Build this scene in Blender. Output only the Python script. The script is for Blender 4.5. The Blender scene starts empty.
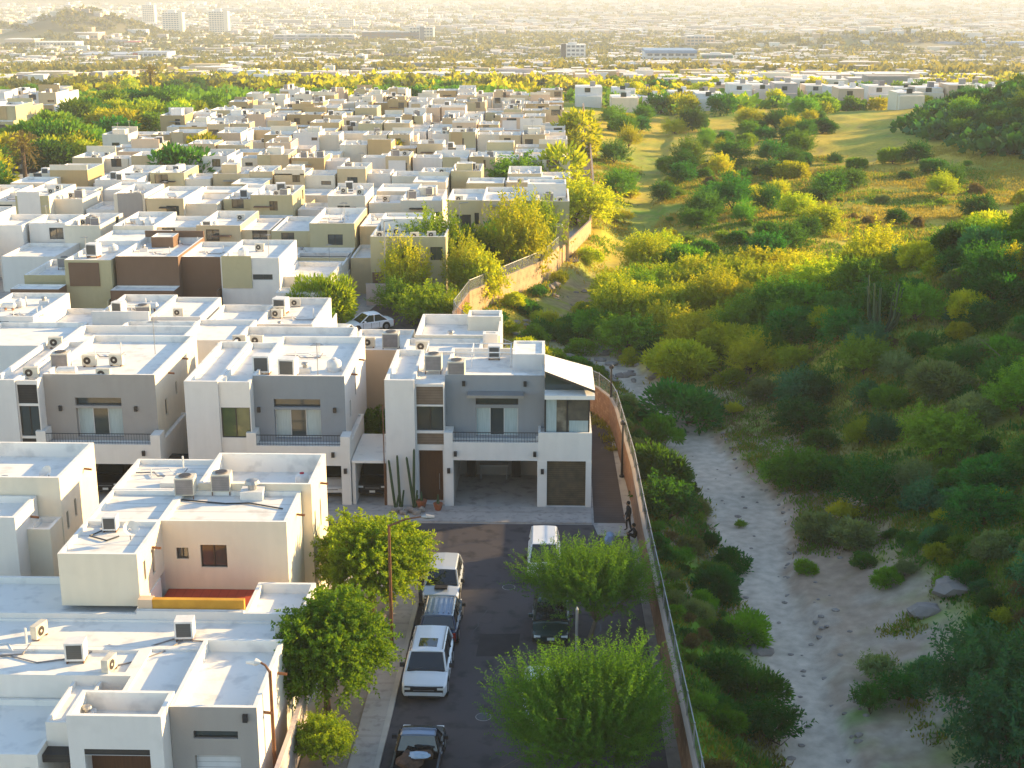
import bpy, math, random
import numpy as np
from mathutils import Vector
rad = math.radians
SC = bpy.context.scene
COL = SC.collection
# ------------------------------------------------------------------ camera
F, PITCH, YAW, CAMH = 1400.0, math.atan(404 / 1400.0), rad(1.5), 30.0
cd = bpy.data.cameras.new('camera'); cd.sensor_width = 36; cd.lens = F * 36 / 1024
cd.clip_start = 0.5; cd.clip_end = 40000
cam = bpy.data.objects.new('camera', cd); COL.objects.link(cam)
cam.location = (0, 0, CAMH); cam.rotation_euler = (math.pi / 2 - PITCH, 0, YAW)
SC.camera = cam
# ------------------------------------------------------------------ sky, sun, exposure
SUN_EL, SUN_AZ = rad(15), rad(66)          # azimuth from +Y towards +X
w = bpy.data.worlds.new('World'); SC.world = w; w.use_nodes = True
nt = w.node_tree; bg = nt.nodes['Background']
sky = nt.nodes.new('ShaderNodeTexSky'); sky.sky_type = 'NISHITA'; sky.sun_disc = False
sky.sun_elevation = SUN_EL; sky.sun_rotation = SUN_AZ; sky.air_density = 1.0; sky.dust_density = 0.4; sky.ozone_density = 1.0
nt.links.new(sky.outputs[0], bg.inputs[0]); bg.inputs[1].default_value = 0.14
sd = bpy.data.lights.new('sun', 'SUN'); sd.energy = 5.0; sd.angle = rad(0.6); sd.color = (1.0, 0.71, 0.34)
sun = bpy.data.objects.new('sun', sd); COL.objects.link(sun)
sdir = Vector((math.sin(SUN_AZ) * math.cos(SUN_EL), math.cos(SUN_AZ) * math.cos(SUN_EL), math.sin(SUN_EL)))
sun.rotation_euler = sdir.to_track_quat('Z', 'Y').to_euler(); sun.location = (60, 60, 120)
SC.view_settings.view_transform = 'Standard'; SC.view_settings.look = 'None'
SC.view_settings.exposure = 1.42; SC.view_settings.gamma = 1.0; SC.view_settings.use_curve_mapping = False
try:
    SC.cycles.use_denoising = True
    SC.cycles.max_bounces = 6; SC.cycles.diffuse_bounces = 3; SC.cycles.glossy_bounces = 2
    SC.cycles.transmission_bounces = 3; SC.cycles.transparent_max_bounces = 8; SC.cycles.volume_bounces = 0
    SC.cycles.use_adaptive_sampling = True
except Exception: pass

# ------------------------------------------------------------------ pixel <-> world helpers
_fw = Vector((-math.sin(YAW) * math.cos(PITCH), math.cos(YAW) * math.cos(PITCH), -math.sin(PITCH)))
_rt = Vector((math.cos(YAW), math.sin(YAW), 0)); _up = _rt.cross(_fw)
def ray(x, y): return _fw + _rt * ((x - 512) / F) + _up * ((384 - y) / F)
def at(x, y, z=0.0):
    d = ray(x, y); t = (z - CAMH) / d.z
    return (d.x * t, d.y * t)

# ------------------------------------------------------------------ noise (numpy)
def _h(ix, iy, s):
    n = (ix.astype(np.int64) * 374761393 + iy.astype(np.int64) * 668265263 + s * 974634777) & 0x7fffffff
    n = ((n ^ (n >> 13)) * 1274126177) & 0x7fffffff
    return ((n ^ (n >> 16)) & 0xffff) / 65535.0
def vn(x, y, s=0):
    x = np.asarray(x, float); y = np.asarray(y, float)
    ix = np.floor(x); iy = np.floor(y); fx = x - ix; fy = y - iy
    fx = fx * fx * (3 - 2 * fx); fy = fy * fy * (3 - 2 * fy)
    a = _h(ix, iy, s); b = _h(ix + 1, iy, s); c = _h(ix, iy + 1, s); d = _h(ix + 1, iy + 1, s)
    return (a * (1 - fx) + b * fx) * (1 - fy) + (c * (1 - fx) + d * fx) * fy
def fbm(x, y, s=0, o=4):
    r = 0; amp = 0.5; k = 1.0
    for i in range(o):
        r = r + amp * vn(np.asarray(x) * k, np.asarray(y) * k, s + i * 17); amp *= 0.5; k *= 2.03
    return r / (1 - 0.5 ** o)
def sst(a, b, x):
    t = np.clip((np.asarray(x, float) - a) / (b - a), 0, 1); return t * t * (3 - 2 * t)

# ------------------------------------------------------------------ terrain
WALL_Y = [20, 49, 70, 79, 92.6, 97, 101, 105, 109, 118, 126.6, 142, 170, 200, 260, 340]
WALL_X = [5.9, 5.53, 5.2, 5.14, 4.6, 3.2, -0.5, -3.4, -5.5, -8.3, -7.4, -0.5, 5.1, 6.4, 7.5, 8.0]
def wall_x(Y): return np.interp(Y, WALL_Y, WALL_X)
WY = [20, 52, 59.7, 67.3, 75.3, 83.4, 92, 101.3, 111.5, 125, 140, 165, 187, 219, 273, 340, 420]
WX = [12.5, 11.83, 11.5, 11.7, 11.88, 11.9, 10.6, 9.15, 7.25, 0.6, 2.6, 9.5, 13.0, 15.5, 21, 28, 40]
WW = [1.5, 1.45, 1.25, 1.35, 2.0, 2.3, 2.2, 1.3, 1.5, 2.3, 1.8, 1.5, 1.5, 1.4, 1.4, 1.2, 1.0]
def wash_x(Y): return np.interp(Y, WY, WX) + 0.35 * np.sin(np.asarray(Y) * 0.33)
def wash_w(Y): return np.interp(Y, WY, WW)
def terrain(X, Y):
    X = np.asarray(X, float); Y = np.asarray(Y, float)
    D = np.sqrt(X * X + Y * Y)
    z = np.interp(D, [0, 345, 480, 700, 1270, 2600, 6300, 20000], [0, 0, -6, -17, -42, -62, -62, -62])
    wx = wall_x(Y); xw = wash_x(Y); ww = wash_w(Y); d = X - xw
    out = sst(0.8, 3.0, X - wx) * sst(430, 340, Y)
    nb = fbm(X / 5.0, Y / 5.0, 3) - 0.5
    # bank down to the wash, wash bed, right bank
    left = -0.15 - 1.45 * sst(0, 1, (X - wx) / np.maximum(xw - ww - wx, 1.0))
    bed = -1.75 + 0.12 * nb
    right = -1.75 + 0.55 * sst(0, 1.0, d - ww - 0.6 * nb) + 0.35 * sst(3, 8, d)
    prof = np.where(d < 0, left, right)
    bedm = sst(0.5, -0.3, np.abs(d) - ww)
    prof = prof * (1 - bedm) + bed * bedm
    zz = prof
    far = sst(1.5, 14, d - ww)
    hA = 33.2 * np.exp(-0.5 * ((X - 104) / 38) ** 2) * np.exp(-(np.abs(Y - 60) / 64) ** 6)
    hS = 5.0 * np.exp(-0.5 * (((X - 42) / 17) ** 2 + ((Y - 116) / 13) ** 2))
    hB = 27 * np.exp(-0.5 * (((X - 158) / 42) ** 2 + ((Y - 268) / 46) ** 2))
    hC = 1.2 * np.exp(-0.5 * (((X - 28) / 14) ** 2 + ((Y - 160) / 18) ** 2))
    zz = zz + (hA + hS + hB + hC) * far
    zz = zz + far * (2.2 * (fbm(X / 16.0, Y / 16.0, 9) - 0.5) + 0.7 * nb)
    z = z + out * zz
    # far hillocks and the ranges behind the city
    def g(cx, cy, a, sx, sy): return a * np.exp(-0.5 * (((X - cx) / sx) ** 2 + ((Y - cy) / sy) ** 2))
    z = z + g(-640, 1960, 42, 62, 110) + g(-800, 2150, 22, 80, 100) + g(410, 1720, 20, 90, 90)
    z = z + g(-2000, 5600, 100, 420, 400) + g(-1300, 6900, 70, 500, 400) + g(2600, 9500, 90, 1400, 700)
    z = z + sst(7500, 13000, Y) * 95 * fbm(X / 2600, Y / 2600, 40)
    return z
def gz(x, y): return float(terrain(x, y))
def on_ground(x, y):
    d = ray(x, y); t = 20.0; st = 1.0
    while t < 9000:
        p = d * t
        if CAMH + p.z < gz(p.x, p.y): break
        t += max(0.4, t * 0.006)
    a, b = t - max(0.4, t * 0.006), t
    for _ in range(12):
        m = (a + b) / 2; p = d * m
        if CAMH + p.z < gz(p.x, p.y): b = m
        else: a = m
    p = d * b
    return (p.x, p.y, CAMH + p.z)

# ------------------------------------------------------------------ materials
MATS = {}
def mat(name, c, c2=None, rough=0.9, scale=0.6, amt=0.5, c3=None, scale3=6.0, metal=0.0, spec=0.3, stretch=None,
        bump=0.0, bscale=20.0, trans=0.0, tcol=None, rnd=0.0, stripes=None):
    if name in MATS: return MATS[name]
    m = bpy.data.materials.new(name); m.use_nodes = True; MATS[name] = m
    n = m.node_tree.nodes; L = m.node_tree.links; b = n['Principled BSDF']
    b.inputs['Roughness'].default_value = rough; b.inputs['Metallic'].default_value = metal
    b.inputs['Specular IOR Level'].default_value = spec
    c2 = c2 or tuple(min(1, v * 0.82) for v in c)
    geo = n.new('ShaderNodeNewGeometry'); vec = geo.outputs['Position']
    if stretch:
        mp = n.new('ShaderNodeMapping'); mp.inputs['Scale'].default_value = stretch
        L.new(vec, mp.inputs[0]); v1 = mp.outputs[0]
    else: v1 = vec
    no = n.new('ShaderNodeTexNoise'); no.inputs['Scale'].default_value = scale; no.inputs['Detail'].default_value = 5
    L.new(v1, no.inputs['Vector'])
    mr = n.new('ShaderNodeMapRange'); mr.inputs[1].default_value = 0.5 - amt * 0.45; mr.inputs[2].default_value = 0.5 + amt * 0.45
    L.new(no.outputs[0], mr.inputs[0])
    mx = n.new('ShaderNodeMix'); mx.data_type = 'RGBA'
    mx.inputs[6].default_value = (*c, 1); mx.inputs[7].default_value = (*c2, 1); L.new(mr.outputs[0], mx.inputs[0])
    out = mx.outputs[2]
    if c3:
        n2 = n.new('ShaderNodeTexNoise'); n2.inputs['Scale'].default_value = scale3; n2.inputs['Detail'].default_value = 6
        L.new(vec, n2.inputs['Vector'])
        m2 = n.new('ShaderNodeMapRange'); m2.inputs[1].default_value = 0.52; m2.inputs[2].default_value = 0.68
        L.new(n2.outputs[0], m2.inputs[0])
        x2 = n.new('ShaderNodeMix'); x2.data_type = 'RGBA'; x2.inputs[7].default_value = (*c3, 1)
        L.new(m2.outputs[0], x2.inputs[0]); L.new(out, x2.inputs[6]); out = x2.outputs[2]
    if stripes:                                   # (axis, period, darkness): siding, slats, membrane seams
        ax, per, dk = stripes
        sx = n.new('ShaderNodeSeparateXYZ'); L.new(vec, sx.inputs[0])
        mm = n.new('ShaderNodeMath'); mm.operation = 'MULTIPLY'; mm.inputs[1].default_value = 1 / per; L.new(sx.outputs[ax], mm.inputs[0])
        fr = n.new('ShaderNodeMath'); fr.operation = 'FRACT'; L.new(mm.outputs[0], fr.inputs[0])
        gt = n.new('ShaderNodeMath'); gt.operation = 'LESS_THAN'; gt.inputs[1].default_value = 0.14; L.new(fr.outputs[0], gt.inputs[0])
        m3 = n.new('ShaderNodeMath'); m3.operation = 'MULTIPLY'; m3.inputs[1].default_value = dk; L.new(gt.outputs[0], m3.inputs[0])
        x3 = n.new('ShaderNodeMix'); x3.data_type = 'RGBA'; x3.inputs[7].default_value = tuple(v * 0.3 for v in c) + (1,)
        L.new(m3.outputs[0], x3.inputs[0]); L.new(out, x3.inputs[6]); out = x3.outputs[2]
    if rnd:
        oi = n.new('ShaderNodeObjectInfo'); hs = n.new('ShaderNodeHueSaturation')
        r1 = n.new('ShaderNodeMapRange'); r1.inputs[3].default_value = 0.5 - rnd * 0.07; r1.inputs[4].default_value = 0.5 + rnd * 0.07
        L.new(oi.outputs['Random'], r1.inputs[0]); L.new(r1.outputs[0], hs.inputs['Hue'])
        fr = n.new('ShaderNodeMath'); fr.operation = 'MULTIPLY'; fr.inputs[1].default_value = 7.31; L.new(oi.outputs['Random'], fr.inputs[0])
        f2 = n.new('ShaderNodeMath'); f2.operation = 'FRACT'; L.new(fr.outputs[0], f2.inputs[0])
        r2 = n.new('ShaderNodeMapRange'); r2.inputs[3].default_value = 1 - rnd; r2.inputs[4].default_value = 1 + rnd
        L.new(f2.outputs[0], r2.inputs[0]); L.new(r2.outputs[0], hs.inputs['Value'])
        L.new(out, hs.inputs['Color']); out = hs.outputs[0]
    L.new(out, b.inputs['Base Color'])
    if bump:
        bn = n.new('ShaderNodeTexNoise'); bn.inputs['Scale'].default_value = bscale; bn.inputs['Detail'].default_value = 4
        L.new(vec, bn.inputs['Vector']); bp = n.new('ShaderNodeBump'); bp.inputs['Strength'].default_value = bump
        bp.inputs['Distance'].default_value = 0.1; L.new(bn.outputs[0], bp.inputs['Height']); L.new(bp.outputs[0], b.inputs['Normal'])
    if trans:
        tr = n.new('ShaderNodeBsdfTranslucent'); ms = n.new('ShaderNodeMixShader'); ms.inputs[0].default_value = trans
        hs2 = n.new('ShaderNodeMix'); hs2.data_type = 'RGBA'; hs2.blend_type = 'MULTIPLY'; hs2.inputs[0].default_value = 1
        hs2.inputs[7].default_value = (*(tcol or (1.6, 1.4, 0.5)), 1); L.new(out, hs2.inputs[6])
        L.new(hs2.outputs[2], tr.inputs[0]); L.new(b.outputs[0], ms.inputs[1]); L.new(tr.outputs[0], ms.inputs[2])
        L.new(ms.outputs[0], n['Material Output'].inputs[0])
    return m
def stucco(name, c): return mat(name, c, tuple(v * 0.88 for v in c), rough=0.92, scale=1.6, amt=0.9, stretch=(1.6, 1.6, 0.16), c3=tuple(v * 0.9 for v in c), scale3=1.3, bump=0.15, bscale=25)
stucco('stucco_white', (0.79, 0.74, 0.67)); stucco('stucco_cool', (0.71, 0.68, 0.64)); stucco('stucco_cream', (0.77, 0.68, 0.53))
stucco('stucco_beige', (0.60, 0.47, 0.28)); stucco('stucco_tan', (0.50, 0.36, 0.18)); stucco('stucco_taupe', (0.36, 0.33, 0.30))
stucco('stucco_grey', (0.27, 0.285, 0.30)); stucco('stucco_brown', (0.20, 0.12, 0.075)); stucco('stucco_olive', (0.52, 0.45, 0.26))
stucco('stucco_yellow', (0.72, 0.50, 0.12)); stucco('stucco_peach', (0.68, 0.50, 0.34)); stucco('stucco_plum', (0.16, 0.13, 0.15))
stucco('stucco_dark', (0.12, 0.115, 0.11)); stucco('stucco_pink', (0.55, 0.46, 0.42))
mat('roof', (0.84, 0.80, 0.73), (0.76, 0.72, 0.65), rough=0.8, scale=0.35, amt=0.8, c3=(0.64, 0.61, 0.56), scale3=1.3, bump=0.1, bscale=5)
mat('roof_seams', (0.80, 0.77, 0.71), (0.70, 0.67, 0.61), rough=0.8, scale=0.5, amt=0.8, c3=(0.60, 0.56, 0.50), scale3=1.3, stripes=(1, 1.0, 0.28))
mat('concrete', (0.42, 0.40, 0.37), (0.32, 0.31, 0.29), scale=0.8, c3=(0.25, 0.24, 0.23), scale3=1.5, bump=0.1)
mat('pavement', (0.46, 0.41, 0.37), (0.36, 0.33, 0.30), scale=0.9, stripes=(1, 1.5, 0.18), c3=(0.3, 0.27, 0.25), scale3=3)
mat('kerb', (0.55, 0.50, 0.44), (0.42, 0.38, 0.33), scale=1.2)
mat('asphalt', (0.060, 0.054, 0.058), (0.092, 0.076, 0.076), rough=0.85, scale=0.22, amt=0.8, c3=(0.036, 0.033, 0.036), scale3=1.1, bump=0.1, bscale=30, spec=0.4)
mat('paver_dark', (0.055, 0.045, 0.045), (0.07, 0.06, 0.06), scale=1, stripes=(1, 0.4, 0.4))
mat('brick_wall', (0.25, 0.135, 0.08), (0.18, 0.095, 0.06), scale=1.2, c3=(0.31, 0.19, 0.12), scale3=3, stripes=(2, 0.2, 0.3), bump=0.2)
mat('brick_tan', (0.50, 0.36, 0.20), (0.40, 0.27, 0.14), scale=0.9, c3=(0.3, 0.2, 0.11), scale3=2, stripes=(2, 0.2, 0.25), bump=0.2)
mat('red_tile', (0.42, 0.07, 0.03), (0.34, 0.055, 0.03), scale=1.5, stripes=(0, 0.4, 0.25))
mat('ochre', (0.62, 0.32, 0.04), (0.5, 0.24, 0.03), scale=2)
mat('wood', (0.10, 0.045, 0.02), (0.07, 0.03, 0.015), rough=0.5, scale=3, stretch=(8, 8, 0.6))
mat('wood_light', (0.34, 0.17, 0.06), (0.25, 0.12, 0.04), scale=3, stretch=(8, 8, 0.6))
mat('siding', (0.20, 0.15, 0.11), (0.15, 0.11, 0.08), scale=2, stripes=(2, 0.16, 0.7))
mat('siding_dark', (0.055, 0.05, 0.045), (0.04, 0.037, 0.035), scale=2, stripes=(2, 0.15, 0.7))
mat('roller', (0.66, 0.66, 0.66), (0.58, 0.58, 0.58), scale=2, stripes=(2, 0.22, 0.5), rough=0.5)
mat('slats_wood', (0.13, 0.10, 0.06), (0.06, 0.05, 0.035), scale=2, stripes=(2, 0.13, 0.85))
mat('glass', (0.035, 0.05, 0.055), (0.05, 0.06, 0.05), rough=0.06, spec=0.9, scale=1.2)
mat('glass_green', (0.10, 0.14, 0.05), (0.05, 0.08, 0.04), rough=0.08, spec=0.9, scale=1.5, c3=(0.22, 0.2, 0.08), scale3=1.2)
mat('curtain', (0.42, 0.50, 0.50), (0.30, 0.38, 0.38), rough=0.35, spec=0.7, scale=3, stretch=(6, 6, 0.4))
mat('black_metal', (0.02, 0.02, 0.022), rough=0.4, spec=0.5); mat('white_metal', (0.72, 0.72, 0.70), rough=0.5)
mat('frame_dark', (0.05, 0.045, 0.04), rough=0.4); mat('frame_white', (0.62, 0.62, 0.60), rough=0.5)
mat('rust_metal', (0.20, 0.09, 0.04), (0.14, 0.06, 0.03), rough=0.6, scale=4)
mat('steel', (0.36, 0.36, 0.36), (0.28, 0.28, 0.28), rough=0.45, metal=0.6)
mat('ac_cream', (0.66, 0.61, 0.50), (0.52, 0.47, 0.38), rough=0.6, scale=3); mat('ac_grey', (0.27, 0.24, 0.23), (0.20, 0.18, 0.17), rough=0.6, scale=3, stripes=(2, 0.09, 0.6))
mat('ac_dark', (0.10, 0.10, 0.095), rough=0.6, stripes=(2, 0.08, 0.6)); mat('fan', (0.05, 0.04, 0.035), rough=0.5)
mat('tank_white', (0.74, 0.72, 0.68), (0.6, 0.58, 0.55), rough=0.5, scale=3); mat('red_paint', (0.45, 0.02, 0.03), rough=0.5)
mat('curb_white', (0.34, 0.27, 0.21), rough=0.7); mat('lawn', (0.07, 0.13, 0.02), (0.10, 0.16, 0.03), scale=4)
mat('terracotta', (0.30, 0.10, 0.05), rough=0.8)
def foliage(name, c, c2, tc=(2.2, 1.65, 0.3), rnd=0.32, tr=0.45, sc=0.9):
    return mat(name, c, c2, rough=0.75, scale=sc, amt=0.8, trans=tr, tcol=tc, rnd=rnd, spec=0.15)
foliage('leaf_yellow', (0.39, 0.43, 0.02), (0.18, 0.29, 0.015)); foliage('leaf_green', (0.12, 0.27, 0.02), (0.06, 0.17, 0.016))
foliage('leaf_deep', (0.045, 0.18, 0.028), (0.018, 0.08, 0.016)); foliage('leaf_grey', (0.16, 0.23, 0.10), (0.10, 0.16, 0.07))
foliage('leaf_teal', (0.05, 0.20, 0.10), (0.03, 0.12, 0.06)); foliage('leaf_street', (0.24, 0.34, 0.02), (0.09, 0.20, 0.014), sc=1.4, rnd=0.05)
foliage('leaf_street_deep', (0.13, 0.25, 0.018), (0.05, 0.14, 0.012), sc=1.4, rnd=0.05)
foliage('leaf_feather', (0.085, 0.21, 0.02), (0.04, 0.12, 0.014), sc=1.4, rnd=0.05)
foliage('leaf_dry', (0.19, 0.15, 0.06), (0.12, 0.10, 0.035), rnd=.04, tc=(1.3, 1.2, .6)); foliage('grass_gold', (0.42, 0.34, 0.06), (0.26, 0.23, 0.04), rnd=0, tc=(1.3, 1.15, .5))
foliage('grass_green', (0.12, 0.24, 0.025), (0.07, 0.16, 0.02), rnd=0); foliage('grass_olive', (0.22, 0.24, 0.04), (0.14, 0.15, 0.03), rnd=0)
mat('bark', (0.10, 0.065, 0.04), (0.06, 0.04, 0.025), scale=6, bump=0.3); mat('bark_pale', (0.22, 0.17, 0.12), (0.14, 0.11, 0.08), scale=6)
mat('cactus', (0.035, 0.065, 0.03), (0.05, 0.085, 0.035), scale=5, stripes=None)
mat('rock', (0.30, 0.26, 0.22), (0.20, 0.17, 0.15), scale=1.5, bump=0.4, bscale=4)
# ------------------------------------------------------------------ mesh builder
def wloc(p):
    x = y = z = 0.0
    while p is not None: x += p.location.x; y += p.location.y; z += p.location.z; p = p.parent
    return (x, y, z)
class MB:
    def __init__(s): s.v = []; s.f = []; s.m = []; s.mats = []
    def mi(s, m):
        m = MATS[m] if isinstance(m, str) else m
        if m not in s.mats: s.mats.append(m)
        return s.mats.index(m)
    def poly(s, pts, m):
        k = len(s.v); s.v += [tuple(p) for p in pts]; s.f.append(tuple(range(k, k + len(pts)))); s.m.append(s.mi(m))
    def box(s, x0, x1, y0, y1, z0, z1, m, rz=0.0, bottom=True):
        k = len(s.v); cx, cy = (x0 + x1) / 2, (y0 + y1) / 2; c, sn = math.cos(rz), math.sin(rz)
        for z in (z0, z1):
            for x, y in ((x0, y0), (x1, y0), (x1, y1), (x0, y1)):
                s.v.append((cx + (x - cx) * c - (y - cy) * sn, cy + (x - cx) * sn + (y - cy) * c, z))
        fs = [(4, 5, 6, 7), (0, 1, 5, 4), (1, 2, 6, 5), (2, 3, 7, 6), (3, 0, 4, 7)] + ([(3, 2, 1, 0)] if bottom else [])
        i = s.mi(m)
        for f in fs: s.f.append(tuple(k + a for a in f)); s.m.append(i)
    def tube(s, p0, p1, r0, r1=None, m='steel', n=8, cap=True):
        r1 = r0 if r1 is None else r1
        p0, p1 = Vector(p0), Vector(p1); d = (p1 - p0).normalized()
        a = d.cross(Vector((0, 0, 1))) if abs(d.z) < 0.95 else d.cross(Vector((1, 0, 0)))
        a.normalize(); b = d.cross(a); k = len(s.v)
        for p, r in ((p0, r0), (p1, r1)):
            for i in range(n):
                t = 2 * math.pi * i / n; s.v.append(tuple(p + a * (math.cos(t) * r) + b * (math.sin(t) * r)))
        i = s.mi(m)
        for j in range(n): s.f.append((k + j, k + (j + 1) % n, k + n + (j + 1) % n, k + n + j)); s.m.append(i)
        if cap: s.f.append(tuple(k + n + j for j in range(n))); s.m.append(i); s.f.append(tuple(k + n - 1 - j for j in range(n))); s.m.append(i)
    def path(s, pts, radii, m, n=7):
        for i in range(len(pts) - 1): s.tube(pts[i], pts[i + 1], radii[i], radii[i + 1], m, n)
    def lathe(s, c, prof, m, n=12):
        k = len(s.v); i = s.mi(m)
        for r, z in prof:
            for j in range(n):
                t = 2 * math.pi * j / n; s.v.append((c[0] + r * math.cos(t), c[1] + r * math.sin(t), c[2] + z))
        for q in range(len(prof) - 1):
            for j in range(n):
                a = k + q * n; s.f.append((a + j, a + (j + 1) % n, a + n + (j + 1) % n, a + n + j)); s.m.append(i)
        s.f.append(tuple(k + (len(prof) - 1) * n + j for j in range(n))); s.m.append(i)
    def disc(s, c, ax, r, m, n=14, th=0.02):
        a = Vector(ax).normalized() * th; s.tube(Vector(c) - a, Vector(c) + a, r, r, m, n)
    def blob(s, c, r, m, seed=0, sub=2, squash=(1, 1, 1), rough=0.25):
        import bmesh
        bm = bmesh.new(); bmesh.ops.create_icosphere(bm, subdivisions=sub, radius=1.0); rs = random.Random(seed); k = len(s.v); i = s.mi(m)
        for vv in bm.verts:
            q = 1 + rough * (rs.random() - 0.5); s.v.append((c[0] + vv.co.x * r * q * squash[0], c[1] + vv.co.y * r * q * squash[1], c[2] + vv.co.z * r * q * squash[2]))
        for f in bm.faces: s.f.append(tuple(k + q.index for q in f.verts)); s.m.append(i)
        bm.free()
    def build(s, name, parent=None, origin=None, smooth=False):
        if not s.v: return None
        o3 = origin or wloc(parent)
        me = bpy.data.meshes.new(name)
        me.from_pydata([(a - o3[0], b - o3[1], c - o3[2]) for a, b, c in s.v], [], s.f)
        for m in s.mats: me.materials.append(m)
        me.polygons.foreach_set('material_index', s.m)
        if smooth: me.polygons.foreach_set('use_smooth', [True] * len(s.f))
        me.update()
        o = bpy.data.objects.new(name, me); COL.objects.link(o)
        if parent: o.parent = parent
        return o
def npmesh(name, V, Fq, material, parent=None):
    me = bpy.data.meshes.new(name); nv = len(V); nf = len(Fq); k = Fq.shape[1]
    me.vertices.add(nv); me.vertices.foreach_set('co', np.ascontiguousarray(V, dtype=np.float32).ravel())
    me.loops.add(nf * k); me.loops.foreach_set('vertex_index', np.ascontiguousarray(Fq, dtype=np.int32).ravel())
    me.polygons.add(nf); me.polygons.foreach_set('loop_start', np.arange(0, nf * k, k, dtype=np.int32))
    me.polygons.foreach_set('loop_total', np.full(nf, k, dtype=np.int32))
    me.materials.append(MATS[material] if isinstance(material, str) else material); me.update(calc_edges=True); me.polygons.foreach_set('use_smooth', [False] * nf)
    o = bpy.data.objects.new(name, me); COL.objects.link(o)
    if parent: o.parent = parent
    return o
USED = set()
def tag(o, label=None, cat=None, group=None, kind=None):
    if label: o['label'] = label
    if cat: o['category'] = cat
    if group: o['group'] = group
    if kind: o['kind'] = kind
    return o
def empty(name, loc, label, cat, group=None, rz=0.0):
    o = bpy.data.objects.new(name, None); COL.objects.link(o); o.empty_display_size = 0.3
    o.location = loc; o.rotation_euler = (0, 0, rz); return tag(o, label, cat, group)
def dup(src, loc=None, rz=None, scale=None, label=None, group=None, parent=None):
    kids = src.children
    r = src.copy(); COL.objects.link(r); r.parent = parent
    if loc is not None: r.location = loc
    if rz is not None: r.rotation_euler = (0, 0, rz)
    if scale is not None: r.scale = scale if hasattr(scale, '__len__') else (scale,) * 3
    if label: r['label'] = label
    if group: r['group'] = group
    for c in kids: dup(c, parent=r)
    return r
ORD = ['nearest', 'second', 'third', 'fourth', 'fifth', 'sixth', 'seventh', 'eighth', 'ninth', 'tenth', 'eleventh', 'twelfth', 'thirteenth', 'fourteenth',
       'fifteenth', 'sixteenth', 'seventeenth', 'eighteenth', 'nineteenth', 'twentieth']
TENS = {2: 'twenty', 3: 'thirty', 4: 'forty', 5: 'fifty', 6: 'sixty', 7: 'seventy', 8: 'eighty', 9: 'ninety'}
ONES = ['', 'first', 'second', 'third', 'fourth', 'fifth', 'sixth', 'seventh', 'eighth', 'ninth']
def ordw(i):
    if i < 20: return ORD[i]
    k = i + 1
    if k >= 100: return 'hundred and ' + ordw(k - 101) if k > 100 else 'hundredth'
    t, o = divmod(k, 10)
    return (TENS[t][:-1] + 'ieth') if o == 0 else TENS[t] + '-' + ONES[o]
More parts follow.
